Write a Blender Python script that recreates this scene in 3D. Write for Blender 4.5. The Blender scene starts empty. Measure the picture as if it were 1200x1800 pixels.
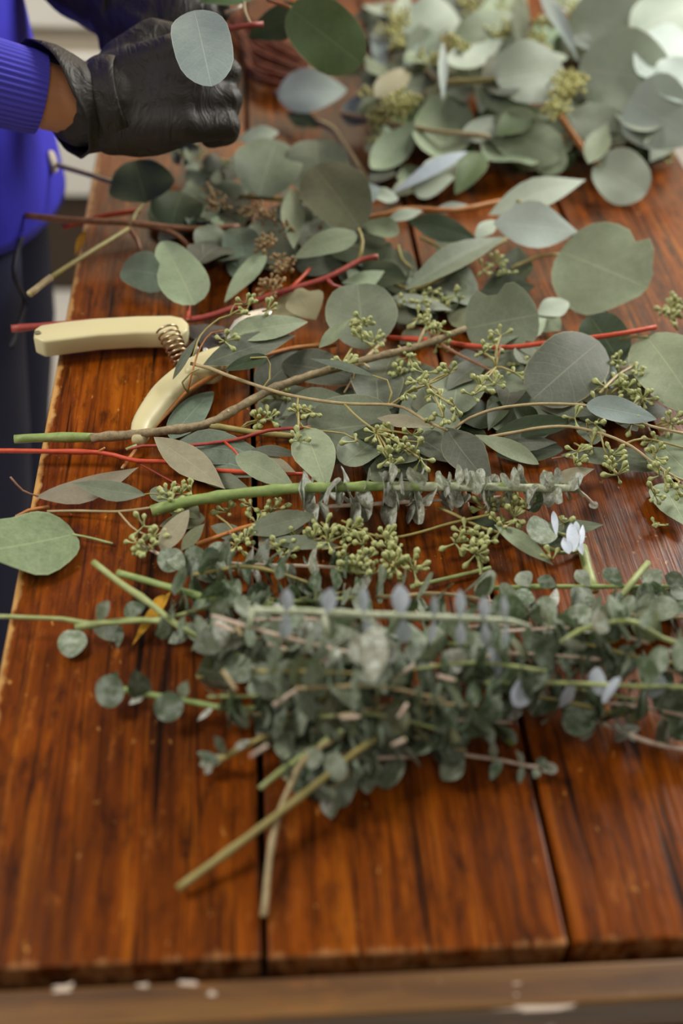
import bpy, bmesh, math, random
from mathutils import Vector, Matrix, noise
V = Vector
R = random.Random(7)
SC = bpy.context.scene
COL = SC.collection

# ------------------------------------------------------------------ camera
F = 2000.0                      # focal length in pixels of the 1200 x 1800 frame
T = 0.76                        # table top height
CX = V((0.9964065, 0.01313464, -0.08367532))     # table axes seen from the camera
CY = V((-0.06979185, 0.68707, -0.72323158))
CZ = CX.cross(CY).normalized()
MW = Matrix((CX, CY, CZ))       # camera coordinates -> world
CAM = V((-0.00592362, -0.24102949, 1.27222924))
cd = bpy.data.cameras.new('camera'); cam = bpy.data.objects.new('camera', cd); COL.objects.link(cam)
cam.matrix_world = Matrix.Translation(CAM) @ MW.to_4x4()
cd.sensor_fit = 'VERTICAL'; cd.sensor_height = 36.0; cd.sensor_width = 24.0; cd.lens = 36.0 * F / 1800.0
cd.clip_start = 0.02; cd.clip_end = 60
cd.dof.use_dof = True; cd.dof.focus_distance = 0.765; cd.dof.aperture_fstop = 2.9
SC.camera = cam
VIEW = -(MW @ V((0, 0, 1)))

# ------------------------------------------------------------------ world, light, exposure
w = bpy.data.worlds.new('world'); SC.world = w; w.use_nodes = True
bg = w.node_tree.nodes['Background']; bg.inputs[0].default_value = (1.0, 0.95, 0.86, 1); bg.inputs[1].default_value = 0.07
def area(name, loc, target, sx, sy, power, col):
    l = bpy.data.lights.new(name, 'AREA'); l.shape = 'RECTANGLE'; l.size = sx; l.size_y = sy; l.energy = power; l.color = col
    o = bpy.data.objects.new(name, l); COL.objects.link(o); o.location = loc
    o.rotation_euler = (V(target) - V(loc)).to_track_quat('-Z', 'Y').to_euler()
    return o
area('window_light', (1.45, 1.45, 1.85), (0.25, 0.75, T), 0.9, 0.9, 46, (1.0, 0.99, 0.92))
area('front_fill_light', (0.0, -0.75, 2.35), (0.15, 0.5, T), 1.0, 0.8, 7.5, (1.0, 0.92, 0.78))  # fill added behind the camera to lift surfaces that face it
area('added_sheen_light', (0.45, 2.6, 1.9), (0.2, 0.7, T), 1.8, 0.7, 11, (1.0, 0.80, 0.52))  # invented warm source, added to lay an orange sheen on the wood
area('cabinet_fill_light', (-1.3, 0.4, 2.3), (-0.6, 1.9, 0.4), 0.7, 0.7, 40, (1.0, 0.95, 0.86))  # fill added to whiten the cabinet front, not a known lamp
SC.view_settings.view_transform = 'Standard'; SC.view_settings.look = 'None'
SC.view_settings.exposure = 0.08; SC.view_settings.gamma = 1.0; SC.view_settings.use_curve_mapping = False

# ------------------------------------------------------------------ helpers
def ray(u, v): return MW @ V((u - 600.0, 900.0 - v, -F))
def at(u, v, h=0.0):
    d = ray(u, v); return CAM + d * ((T + h - CAM.z) / d.z)
def m_per_px(p): return (p - CAM).dot(VIEW) / F
def proj(p):
    c = MW.transposed() @ (p - CAM); return V((600 + F * c.x / -c.z, 900 - F * c.y / -c.z))
def lin(r, g, b):
    f = lambda c: (c / 255 / 12.92) if c / 255 <= 0.04045 else ((c / 255 + 0.055) / 1.055) ** 2.4
    return (f(r), f(g), f(b), 1.0)
def empty(name, loc, label=None, cat=None, group=None):
    o = bpy.data.objects.new(name, None); COL.objects.link(o); o.location = loc; o.empty_display_size = 0.02
    if label: o['label'] = label
    if cat: o['category'] = cat
    if group: o['group'] = group
    return o
def mesh(name, verts, faces, mats, smooth=True, uvs=None, midx=None):
    me = bpy.data.meshes.new(name); me.from_pydata(verts, [], faces)
    for m in (mats if isinstance(mats, (list, tuple)) else [mats]): me.materials.append(m)
    me.polygons.foreach_set('use_smooth', [smooth] * len(me.polygons))
    if uvs:
        uv = me.uv_layers.new(name='UVMap')
        for l in me.loops: uv.data[l.index].uv = uvs[l.vertex_index]
    if midx: me.polygons.foreach_set('material_index', midx)
    me.update(); return me
def link(name, me, parent=None, loc=(0, 0, 0), mat4=None):
    o = bpy.data.objects.new(name, me); COL.objects.link(o)
    if parent: o.parent = parent
    if mat4 is not None: o.matrix_basis = mat4
    else: o.location = loc
    return o
def bm_obj(name, bm, mats, parent=None, loc=(0, 0, 0), smooth=True):
    me = bpy.data.meshes.new(name); bm.to_mesh(me); bm.free()
    for m in (mats if isinstance(mats, (list, tuple)) else [mats]): me.materials.append(m)
    me.polygons.foreach_set('use_smooth', [smooth] * len(me.polygons))
    return link(name, me, parent, loc)
def box_bm(bm, c, s, rot=None):
    m = Matrix.Translation(c) @ (rot.to_4x4() if rot else Matrix.Identity(4)) @ Matrix.Diagonal((s[0], s[1], s[2], 1))
    return bmesh.ops.create_cube(bm, size=1.0, matrix=m)['verts']
def bevel(o, wd, seg=2):
    m = o.modifiers.new('bevel', 'BEVEL'); m.width = wd; m.segments = seg; m.limit_method = 'ANGLE'; return o
def catmull(pts, step):
    out = []
    P = [pts[0] * 2 - pts[1]] + list(pts) + [pts[-1] * 2 - pts[-2]]
    for i in range(1, len(P) - 2):
        a, b, c, d = P[i - 1:i + 3]
        n = max(1, int((c - b).length / step))
        for k in range(n):
            t = k / n
            out.append(0.5 * ((2 * b) + (c - a) * t + (2 * a - 5 * b + 4 * c - d) * t * t + (3 * b - a - 3 * c + d) * t ** 3))
    out.append(pts[-1].copy()); return out
def frames(path):
    out = []; up = V((0.3, 0.2, 1)).normalized()
    for i, p in enumerate(path):
        d = (path[min(i + 1, len(path) - 1)] - path[max(i - 1, 0)])
        d = d.normalized() if d.length > 1e-9 else V((1, 0, 0))
        s = d.cross(up)
        if s.length < 1e-4: s = d.cross(V((0, 1, 0)))
        s.normalize(); u = s.cross(d).normalized(); up = u
        out.append((p, d, s, u))
    return out
def tube_data(path, rad, seg=7, rough=0.0, seed=0):
    """rad: function of 0..1; closed tube"""
    vs, fs, mi = [], [], []; n = len(path)
    for i, (p, d, s, u) in enumerate(frames(path)):
        r = rad(i / max(1, n - 1))
        for k in range(seg):
            a = 2 * math.pi * k / seg
            q = r * (1 + (rough * noise.noise(V((i * 0.9, k * 1.7, seed * 3.1))) if rough else 0))
            vs.append(p + (s * math.cos(a) + u * math.sin(a)) * q)
    for i in range(n - 1):
        for k in range(seg):
            fs.append((i * seg + k, i * seg + (k + 1) % seg, (i + 1) * seg + (k + 1) % seg, (i + 1) * seg + k)); mi.append(0)
    fs.append(tuple(range(seg))[::-1]); mi.append(1)
    fs.append(tuple((n - 1) * seg + k for k in range(seg))); mi.append(1)
    return vs, fs, mi
def loft(rings, close_ends=False):
    n = len(rings[0]); vs = [v for r in rings for v in r]; fs = []
    for i in range(len(rings) - 1):
        for k in range(n):
            fs.append((i * n + k, i * n + (k + 1) % n, (i + 1) * n + (k + 1) % n, (i + 1) * n + k))
    if close_ends:
        fs.append(tuple(range(n))[::-1]); fs.append(tuple((len(rings) - 1) * n + k for k in range(n)))
    return vs, fs

# ------------------------------------------------------------------ materials
class NT:
    def __init__(s, name):
        s.m = bpy.data.materials.new(name); s.m.use_nodes = True; s.t = s.m.node_tree
        s.b = s.t.nodes['Principled BSDF']; s.out = s.t.nodes['Material Output']
    def n(s, typ, **kw):
        nd = s.t.nodes.new(typ)
        for k, v in kw.items():
            if k in nd.inputs: s.put(nd.inputs[k], v)
            else: setattr(nd, k, v)
        return nd
    def put(s, sock, v):
        if hasattr(v, 'is_output'): s.t.links.new(v, sock)
        else: sock.default_value = v
    def math(s, op, a, b=0.0, c=0.0, clamp=False):
        nd = s.t.nodes.new('ShaderNodeMath'); nd.operation = op; nd.use_clamp = clamp
        for i, x in enumerate((a, b, c)): s.put(nd.inputs[i], x)
        return nd.outputs[0]
    def mix(s, f, a, b, typ='MIX'):
        nd = s.t.nodes.new('ShaderNodeMix'); nd.data_type = 'RGBA'; nd.blend_type = typ
        s.put(nd.inputs[0], f); s.put(nd.inputs[6], a); s.put(nd.inputs[7], b); return nd.outputs[2]
    def ramp(s, f, stops):
        nd = s.t.nodes.new('ShaderNodeValToRGB'); s.put(nd.inputs[0], f); e = nd.color_ramp.elements
        while len(e) < len(stops): e.new(0.5)
        for el, (p, c) in zip(e, stops): el.position = p; el.color = c
        return nd.outputs[0]
    def noise(s, vec, scale, detail=3, rough=0.55, dist=0.0):
        nd = s.n('ShaderNodeTexNoise'); s.put(nd.inputs['Vector'], vec)
        nd.inputs['Scale'].default_value = scale; nd.inputs['Detail'].default_value = detail
        nd.inputs['Roughness'].default_value = rough; nd.inputs['Distortion'].default_value = dist; return nd.outputs[0]
    def mapping(s, vec, scale, loc=(0, 0, 0)):
        nd = s.n('ShaderNodeMapping'); s.put(nd.inputs[0], vec); nd.inputs['Scale'].default_value = scale; nd.inputs['Location'].default_value = loc; return nd.outputs[0]
    def bump(s, h, strength, dist=0.001):
        nd = s.n('ShaderNodeBump'); s.put(nd.inputs['Height'], h); nd.inputs['Strength'].default_value = strength
        nd.inputs['Distance'].default_value = dist; s.put(s.b.inputs['Normal'], nd.outputs[0]); return nd
    def geo(s): return s.n('ShaderNodeNewGeometry').outputs['Position']
    def set(s, **kw):
        for k, v in kw.items(): s.put(s.b.inputs[k.replace('_', ' ')], v)
        return s.m

def plain(name, c, rough=0.5, var=0.12, scale=60, **kw):
    t = NT(name); f = t.noise(t.geo(), scale)
    dk = tuple(x * (1 - var) for x in c[:3]) + (1,); lt = tuple(min(1, x * (1 + var)) for x in c[:3]) + (1,)
    t.set(Base_Color=t.mix(f, dk, lt), Roughness=rough)
    for k, v in kw.items(): t.put(t.b.inputs[k.replace('_', ' ')], v)
    return t.m

def leafmat(name, c1, c2, vein, rough=0.62, rim=None, mottle=90, veinamt=0.6, bloom=0.0):
    t = NT(name)
    uv = t.n('ShaderNodeTexCoord').outputs['UV']; sp = t.n('ShaderNodeSeparateXYZ', Vector=uv)
    a = t.math('ABSOLUTE', t.math('SUBTRACT', t.math('MULTIPLY', sp.outputs[0], 2.0), 1.0))
    pos = t.geo(); nz = t.noise(pos, mottle, 4, 0.6); big = t.noise(pos, 28, 2)
    mid = t.math('SUBTRACT', 1.0, t.math('MULTIPLY', a, 26.0), clamp=True)
    q = t.math('FRACT', t.math('ADD', t.math('MULTIPLY', t.math('SUBTRACT', sp.outputs[1], t.math('MULTIPLY', a, 0.22)), 8.0), t.math('MULTIPLY', big, 0.8)))
    side = t.math('SUBTRACT', 1.0, t.math('MULTIPLY', t.math('ABSOLUTE', t.math('SUBTRACT', q, 0.5)), 16.0), clamp=True)
    vo = t.n('ShaderNodeTexVoronoi', feature='DISTANCE_TO_EDGE'); t.put(vo.inputs['Vector'], pos); vo.inputs['Scale'].default_value = 260
    ret = t.math('SUBTRACT', 1.0, t.math('MULTIPLY', vo.outputs['Distance'], 16.0), clamp=True)
    vm = t.math('MAXIMUM', t.math('MULTIPLY', mid, veinamt), t.math('MAXIMUM', t.math('MULTIPLY', side, veinamt * 0.34), t.math('MULTIPLY', ret, veinamt * 0.16)))
    f = t.math('MULTIPLY_ADD', t.math('SUBTRACT', nz, 0.5), 2.4, 0.5, clamp=True)
    fine = t.noise(pos, 520, 2, 0.6)
    f = t.math('ADD', t.math('MULTIPLY', f, 0.55), t.math('ADD', t.math('MULTIPLY', big, 0.25), t.math('MULTIPLY', t.math('MULTIPLY_ADD', t.math('SUBTRACT', fine, 0.5), 3.0, 0.5, clamp=True), 0.3)), clamp=True)
    col = t.mix(f, c1, c2)
    if bloom:
        bl = t.math('MULTIPLY', t.math('MULTIPLY', t.math('SUBTRACT', t.noise(pos, 170, 3, 0.7), 0.46), 8.0, clamp=True), bloom, clamp=True)
        col = t.mix(bl, col, lin(196, 202, 196))
    col = t.mix(vm, col, vein)
    rm = t.math('MULTIPLY', t.math('SUBTRACT', a, 0.955), 22.0, clamp=True)
    col = t.mix(t.math('MULTIPLY', rm, 0.75), col, rim or vein)
    rnd = t.n('ShaderNodeObjectInfo').outputs['Random']
    hs = t.n('ShaderNodeHueSaturation', Color=col, Value=t.math('MULTIPLY_ADD', rnd, 0.34, 0.83), Hue=t.math('MULTIPLY_ADD', rnd, 0.03, 0.480), Saturation=1.04)
    col = hs.outputs[0]
    t.set(Base_Color=col, Roughness=rough - 0.06); t.b.inputs['Specular IOR Level'].default_value = 0.35
    t.bump(t.math('SUBTRACT', nz, t.math('MULTIPLY', vm, 0.8)), 0.22, 0.0012)
    tr = t.n('ShaderNodeBsdfTranslucent', Color=t.mix(0.5, col, lin(120, 150, 70)))
    mx = t.n('ShaderNodeMixShader'); mx.inputs[0].default_value = 0.12
    t.t.links.new(t.b.outputs[0], mx.inputs[1]); t.t.links.new(tr.outputs[0], mx.inputs[2]); t.t.links.new(mx.outputs[0], t.out.inputs[0])
    return t.m

VEIN = lin(178, 184, 150)
LM = {
 'sage':  leafmat('leaf_sage', lin(124, 138, 110), lin(152, 164, 138), VEIN),
 'grey':  leafmat('leaf_grey', lin(96, 106, 88), lin(124, 132, 112), lin(150, 155, 130)),
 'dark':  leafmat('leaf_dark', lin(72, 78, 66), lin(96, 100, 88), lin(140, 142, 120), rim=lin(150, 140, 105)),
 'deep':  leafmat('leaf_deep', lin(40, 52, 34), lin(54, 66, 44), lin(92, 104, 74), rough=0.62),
 'green': leafmat('leaf_green', lin(84, 106, 68), lin(104, 126, 86), lin(130, 148, 108), rim=lin(196, 178, 140)),
 'pale':  leafmat('leaf_pale', lin(158, 170, 152), lin(176, 186, 170), lin(198, 204, 184)),
 'white': leafmat('leaf_white', lin(176, 190, 182), lin(194, 206, 198), lin(216, 222, 212)),
 'blue':  leafmat('leaf_blue', lin(132, 148, 146), lin(154, 166, 164), lin(186, 194, 186)),
 'teal':  leafmat('leaf_teal', lin(88, 102, 88), lin(116, 130, 112), lin(150, 162, 150)),
 'tan':   leafmat('leaf_tan', lin(132, 128, 106), lin(152, 146, 124), lin(170, 158, 126), mottle=200),
 'khaki': leafmat('leaf_khaki', lin(158, 156, 118), lin(172, 168, 134), lin(180, 174, 140)),
 'olive': leafmat('leaf_olive', lin(92, 98, 74), lin(116, 120, 94), lin(146, 146, 112), mottle=140),
 'baby':  leafmat('leaf_baby', lin(88, 102, 80), lin(140, 150, 128), lin(156, 168, 140), mottle=200, veinamt=0.4, bloom=0.35),
 'babyd': leafmat('leaf_baby_dark', lin(52, 68, 48), lin(90, 104, 80), lin(128, 142, 114), mottle=180, veinamt=0.4, bloom=0.25),
 'frost': leafmat('leaf_frost', lin(100, 104, 88), lin(166, 164, 150), lin(176, 178, 160), mottle=220, veinamt=0.35, bloom=0.85),
 'lilac': leafmat('leaf_lilac', lin(178, 188, 204), lin(204, 212, 224), lin(196, 200, 204), mottle=160, veinamt=0.3),  # pale bluish tone puts cool light on edge-on leaves into the colour
 'speck': leafmat('leaf_speckled', lin(92, 108, 78), lin(132, 144, 112), lin(158, 168, 128), mottle=160),
 'yellow': leafmat('leaf_yellow', lin(196, 150, 40), lin(208, 166, 60), lin(214, 180, 90)),
}
def stemmat(name, c1, c2, rough=0.5, scale=120):
    t = NT(name); p = t.geo(); f = t.math('MULTIPLY_ADD', t.math('SUBTRACT', t.noise(p, scale, 4, 0.65), 0.5), 2.2, 0.5, clamp=True)
    t.set(Base_Color=t.mix(f, c1, c2), Roughness=rough); t.bump(f, 0.3, 0.0006); return t.m
SM = {
 'green': stemmat('stem_green', lin(112, 136, 70), lin(150, 166, 104)),
 'lime':  stemmat('stem_lime', lin(134, 148, 84), lin(168, 176, 122)),
 'olive': stemmat('stem_olive', lin(138, 128, 72), lin(168, 154, 96)),
 'red':   stemmat('stem_red', lin(176, 56, 32), lin(200, 84, 52)),
 'crimson': stemmat('stem_crimson', lin(140, 52, 46), lin(170, 78, 66)),
 'orange': stemmat('stem_orange', lin(170, 98, 46), lin(186, 132, 72)),
 'brown': stemmat('stem_brown', lin(112, 70, 46), lin(150, 102, 70)),
 'woody': stemmat('stem_woody', lin(108, 92, 66), lin(164, 148, 116), 0.8, 260),
 'frost': stemmat('stem_frost', lin(140, 152, 112), lin(204, 208, 188), 0.7, 260),
 'pink':  stemmat('stem_pink', lin(176, 150, 132), lin(206, 190, 174), 0.7, 200),
 'tan':   stemmat('stem_tan', lin(150, 130, 92), lin(182, 164, 124)),
 'rust':  stemmat('stem_rust', lin(66, 30, 14), lin(122, 62, 30), 0.85, 60),
}
CUT = plain('cut_wood', lin(190, 178, 130), 0.7)
BUD = stemmat('bud_green', lin(136, 144, 84), lin(182, 186, 130), 0.5, 300)
BUDB = stemmat('bud_brown', lin(132, 104, 66), lin(168, 142, 100), 0.6, 300)
BUDY = stemmat('bud_yellow_green', lin(176, 176, 104), lin(214, 210, 148), 0.6, 300)

# wood of the table
def woodmat(name, tint, worn):
    t = NT(name); pos = t.geo()
    oi = t.n('ShaderNodeObjectInfo').outputs['Random']
    off = t.n('ShaderNodeCombineXYZ', X=t.math('MULTIPLY', oi, 3.0), Y=t.math('MULTIPLY', oi, 7.0))
    va = t.n('ShaderNodeVectorMath', operation='ADD'); t.put(va.inputs[0], pos); t.put(va.inputs[1], off.outputs[0]); p = va.outputs[0]
    g1 = t.noise(t.mapping(p, (95, 4.0, 20)), 1.0, 6, 0.68, 0.5)
    g2 = t.noise(t.mapping(p, (300, 9, 60)), 1.0, 3, 0.6)
    blot = t.noise(t.mapping(p, (9, 5, 9)), 1.0, 4, 0.6)
    c = t.ramp(g1, [(0.22, lin(40, 17, 5)), (0.36, lin(96, 44, 9)), (0.55, lin(136, 67, 12)), (0.76, lin(176, 102, 26))])
    c = t.mix(t.math('MULTIPLY', t.math('SUBTRACT', 0.46, g2, clamp=True), 5.0, clamp=True), c, lin(46, 20, 8))
    c = t.mix(t.math('MULTIPLY', t.math('SUBTRACT', blot, 0.48, clamp=True), 3.2, clamp=True), c, lin(66, 31, 11))
    pores = t.noise(t.mapping(p, (150, 5.5, 40)), 1.0, 3, 0.6, 0.3)
    mt = t.noise(t.mapping(p, (120, 34, 60)), 1.0, 4, 0.7)
    c = t.mix(t.math('MULTIPLY', t.math('SUBTRACT', 0.50, mt, clamp=True), 4.5, clamp=True), c, lin(58, 24, 9))
    c = t.mix(t.math('MULTIPLY', t.math('SUBTRACT', mt, 0.60, clamp=True), 3.5, clamp=True), c, lin(186, 112, 52))
    spx = t.n('ShaderNodeSeparateXYZ', Vector=p)
    wob = t.noise(t.mapping(p, (9, 1.3, 4)), 1.0, 3, 0.5)
    ln = t.math('FRACT', t.math('ADD', t.math('MULTIPLY', spx.outputs[0], 78.0), t.math('MULTIPLY', wob, 4.5)))
    ln = t.math('SUBTRACT', 1.0, t.math('MULTIPLY', t.math('ABSOLUTE', t.math('SUBTRACT', ln, 0.5)), 9.0), clamp=True)
    ln = t.math('MULTIPLY', ln, t.math('MULTIPLY', t.math('SUBTRACT', t.noise(t.mapping(p, (40, 7, 9)), 1.0, 2), 0.36, clamp=True), 3.2, clamp=True))
    c = t.mix(t.math('MULTIPLY', ln, 0.8), c, lin(34, 14, 6))
    c = t.mix(t.math('MULTIPLY', t.math('SUBTRACT', pores, 0.58, clamp=True), 9.0, clamp=True), c, lin(22, 10, 6))
    sp = t.n('ShaderNodeSeparateXYZ', Vector=pos)
    if worn:
        fle = t.noise(t.mapping(p, (170, 90, 100)), 1.0, 3, 0.6)
        c = t.mix(t.math('MULTIPLY', t.math('SUBTRACT', fle, 0.665, clamp=True), 9.0, clamp=True), c, lin(206, 148, 84))
        wn = t.noise(t.mapping(p, (60, 60, 60)), 1.0, 3)
        side = t.math('MULTIPLY', t.math('SUBTRACT', t.math('MULTIPLY_ADD', wn, 0.012, -0.1465), sp.outputs[0], clamp=True), 350.0, clamp=True)
        c = t.mix(side, c, lin(190, 146, 98))
        fr = t.math('MULTIPLY', t.math('SUBTRACT', t.math('MULTIPLY_ADD', t.noise(t.mapping(p, (120, 30, 60)), 1.0, 4, 0.7), 0.022, -0.0085), sp.outputs[1], clamp=True), 250.0, clamp=True)
        c = t.mix(t.math('MULTIPLY', fr, 0.7), c, lin(190, 138, 100))
        scr = t.noise(t.mapping(p, (48, 16, 20)), 1.0, 5, 0.7)
        c = t.mix(t.math('MULTIPLY', t.math('SUBTRACT', scr, 0.64, clamp=True), 2.4, clamp=True), c, lin(170, 112, 66))
    c = t.mix(1.0, c, tint, 'MULTIPLY')
    t.set(Base_Color=c, Roughness=t.math('MULTIPLY_ADD', blot, 0.22, 0.20)); t.b.inputs['Specular IOR Level'].default_value = 0.22
    t.bump(t.math('ADD', t.math('MULTIPLY', g2, 0.5), t.math('MULTIPLY', pores, -0.8)), 0.35, 0.0012); return t.m
WOOD = woodmat('varnished_wood', (0.90, 0.89, 0.70, 1), True)
def endwood():
    t = NT('worn_end_wood'); p = t.geo()
    g = t.noise(t.mapping(p, (5, 90, 60)), 1.0, 5, 0.6, 0.4); b = t.noise(t.mapping(p, (22, 50, 30)), 1.0, 4, 0.65)
    c = t.ramp(g, [(0.3, lin(56, 34, 14)), (0.5, lin(96, 62, 26)), (0.72, lin(132, 94, 44))])
    c = t.mix(t.math('MULTIPLY', t.math('SUBTRACT', b, 0.55, clamp=True), 4.0, clamp=True), c, lin(150, 88, 22))
    fl = t.noise(t.mapping(p, (110, 170, 90)), 1.0, 2)
    c = t.mix(t.math('MULTIPLY', t.math('SUBTRACT', fl, 0.70, clamp=True), 12.0, clamp=True), c, lin(214, 190, 170))
    t.set(Base_Color=c, Roughness=0.45); t.bump(g, 0.4, 0.001); return t.m
ENDW = endwood()
GAP_SHADE = plain('gap_shade_dark', lin(16, 10, 7), 0.9, 0.3, 30)  # near-black colour standing in for the shade inside the gaps
DARKW = plain('dark_underframe_wood', lin(58, 38, 24), 0.6, 0.3, 30)

# ------------------------------------------------------------------ setting: floor, wall, cabinet
bm = bmesh.new(); box_bm(bm, (0, 1.0, -0.02), (7, 7, 0.04))
fl = bm_obj('floor', bm, plain('pale_floor', lin(214, 208, 198), 0.6, 0.05, 6), smooth=False); fl['kind'] = 'structure'
bm = bmesh.new(); box_bm(bm, (0, 4.55, 1.3), (7, 0.1, 2.6))
wl = bm_obj('wall_back', bm, plain('white_wall', lin(232, 230, 224), 0.8, 0.03, 5), smooth=False); wl['kind'] = 'structure'

cab = empty('cabinet', (-0.75, 1.95, 0), 'white panelled cabinet with dark brown base behind the person in blue', 'cabinet')
WHITE = plain('white_paint', lin(232, 229, 220), 0.45, 0.03, 8)
BEIGE = plain('beige_recess', lin(176, 166, 148), 0.6, 0.05, 8)
BROWNB = plain('dark_brown_base', lin(62, 46, 30), 0.6, 0.2, 12)
def cbox(name, c, s, m, bv=0.004, par=cab):
    bm = bmesh.new(); box_bm(bm, V(c) - V(cab.location), s)
    return bevel(bm_obj(name, bm, m, par, smooth=False), bv)
cbox('carcass', (-0.75, 1.96, 0.54), (1.5, 0.42, 0.635), BEIGE)
cbox('base', (-0.75, 1.955, 0.11), (1.48, 0.39, 0.22), BROWNB)
for i in range(3):
    x = -1.25 + 0.5 * i
    d = cbox('drawer_front', (x, 1.742, 0.353), (0.494, 0.02, 0.262), WHITE)
    d = cbox('door_panel', (x, 1.742, 0.695), (0.494, 0.02, 0.33), WHITE)
cbox('top', (-0.75, 1.95, 0.875), (1.54, 0.46, 0.03), WHITE)

# ------------------------------------------------------------------ table
table = empty('table', (0.145, 0.8, 0), 'varnished reddish brown plank table strewn with eucalyptus branches', 'table')
TL = V(table.location)
def tpart(name, c, s, m, bv, dz=0.0, jag=None):
    bm = bmesh.new(); box_bm(bm, V(c) - TL, s)
    o = bm_obj(name, bm, m, table, smooth=False); bevel(o, bv, 3); return o
PW = 0.145; GAP = 0.0032
for i in range(4):
    x0 = -PW + i * PW + (GAP / 2 if i else 0); x1 = i * PW - (GAP / 2 if i < 3 else 0)
    y0 = 0.0 + (0.0006, 0, 0.001, 0.0004)[i]
    tpart('plank', ((x0 + x1) / 2, (y0 + 1.62) / 2, T - 0.014 - (0, 0.0003, 0.0002, 0)[i]), (x1 - x0, 1.62 - y0, 0.028), WOOD, 0.0016)
ye = at(600, 1783).y
tpart('end_board', (0.145, (-0.0085 + ye) / 2, T - 0.0165), (0.59, -0.0085 - ye, 0.031), ENDW, 0.002)
tpart('apron', (0.145, 0.03, T - 0.095), (0.5, 0.022, 0.11), DARKW, 0.002)
tpart('apron', (0.145, 1.55, T - 0.095), (0.5, 0.022, 0.11), DARKW, 0.002)
tpart('apron', (-0.095, 0.79, T - 0.095), (0.022, 1.5, 0.11), DARKW, 0.002)
tpart('apron', (0.385, 0.79, T - 0.095), (0.022, 1.5, 0.11), DARKW, 0.002)
tpart('added_gap_backing', (0.145, 0.79, T - 0.0345), (0.54, 1.56, 0.010), GAP_SHADE, 0.001)  # unseen board added to hide the bright floor and keep gaps dark
tpart('batten', (0.145, -0.004, T - 0.046), (0.56, 0.05, 0.028), DARKW, 0.002)
CHIP = plain('flaked_pale_paint', lin(190, 172, 156), 0.35, 0.2, 90)
RC = random.Random(3)
def chip(u0, v0, u1, v1, w_):
    a, b = at(u0, v0, -.0008), at(u1, v1, -.0008); n_ = (b - a).cross(V((0, 0, 1))).normalized() * w_ * m_per_px(a); pts = []
    for k in range(14):
        an = 6.2832 * k / 14; r = RC.uniform(.35, 1.15); pts.append((a + b) / 2 + (b - a) * .5 * math.copysign(abs(math.cos(an)) ** .5, math.cos(an)) * r + n_ * math.sin(an) * r)
    vs = [p - a for p in pts] + [p - a - V((0, 0, .0004)) for p in pts]; fs = [tuple(range(14))] + [(k, (k + 1) % 14, 14 + (k + 1) % 14, 14 + k) for k in range(14)]
    o = link('paint_flake', mesh('paint_flake', vs, fs, CHIP, False), table, a - TL)
for q in ((862, 1776, 1032, 1768, 6), (88, 1740, 134, 1732, 9), (240, 1732, 262, 1731, 5), (312, 1728, 354, 1731, 5), (362, 1747, 380, 1746, 5)): chip(*q)
for x in (-0.085, 0.375):
    for y in (0.06, 1.52):
        tpart('leg', (x, y, (T - 0.04) / 2), (0.06, 0.06, T - 0.04), DARKW, 0.004)

# ------------------------------------------------------------------ plant building blocks
SHAPES = {
 'round': lambda t: (max(0.0, 1 - abs(2 * t - 1) ** 2.15)) ** 0.5,
 'ovate': lambda t: max(0.0, math.sin(math.pi * t ** 0.74)) ** 0.82,
 'obov':  lambda t: max(0.0, math.sin(math.pi * t ** 1.25)) ** 0.75,
 'lance': lambda t: max(0.0, math.sin(math.pi * t ** 0.85)) ** 1.15,
 'ellip': lambda t: max(0.0, math.sin(math.pi * t)) ** 0.75,
 'heart': lambda t: max(0.0, math.sin(math.pi * t ** 0.6)) ** 0.6,
}
def leaf_grid(L, hw, shape, bend, fold, wave, bites, n, m, seed, curl=0.0, skew=0.0):
    """x = along, y = across, z = normal; returns verts, faces, uvs"""
    f = SHAPES[shape]; vs, uv, fs = [], [], []
    for i in range(n + 1):
        t = 0.5 - 0.5 * math.cos(math.pi * i / n)
        for k in range(-m, m + 1):
            s = k / m; b = f(t) * hw
            for (bt, bs, dep, wd) in bites:
                if bs * s > 0: b *= 1 - dep * math.exp(-((t - bt) / wd) ** 2) * abs(s) ** 0.7
            e = 1 + 0.05 * noise.noise(V((t * 3.1, (1 if s > 0 else -1) * 2.3, seed * 1.7))) * abs(s)
            y = s * b * e + skew * L * math.sin(math.pi * t)
            z = bend * L * (4 * t * (1 - t)) + fold * abs(s) * b + curl * b * s * s * math.copysign(1, s) + wave * b * s * s * math.sin(t * 7 + seed)
            vs.append(V((t * L, y, z))); uv.append((s * 0.5 + 0.5, t))
    c = 2 * m + 1
    for i in range(n):
        for k in range(c - 1):
            fs.append((i * c + k, (i + 1) * c + k, (i + 1) * c + k + 1, i * c + k + 1))
    return vs, fs, uv
def bud_mesh(name, mat, seg=6):
    prof = [(0.0, 0.04), (0.40, 0.05), (0.58, 0.10), (0.72, 0.17), (0.84, 0.185), (0.93, 0.115), (1.0, 0.02)]
    rings = [[V((z, r * math.cos(6.2832 * k / seg), r * math.sin(6.2832 * k / seg))) for k in range(seg)] for z, r in prof]
    v, f = loft(rings, True); return mesh(name, v, f, mat)
BUDS = {'g': bud_mesh('bud', BUD), 'b': bud_mesh('bud_brown', BUDB), 'y': bud_mesh('bud_yellow', BUDY)}
def cap_mesh():
    seg = 6
    return None
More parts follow.
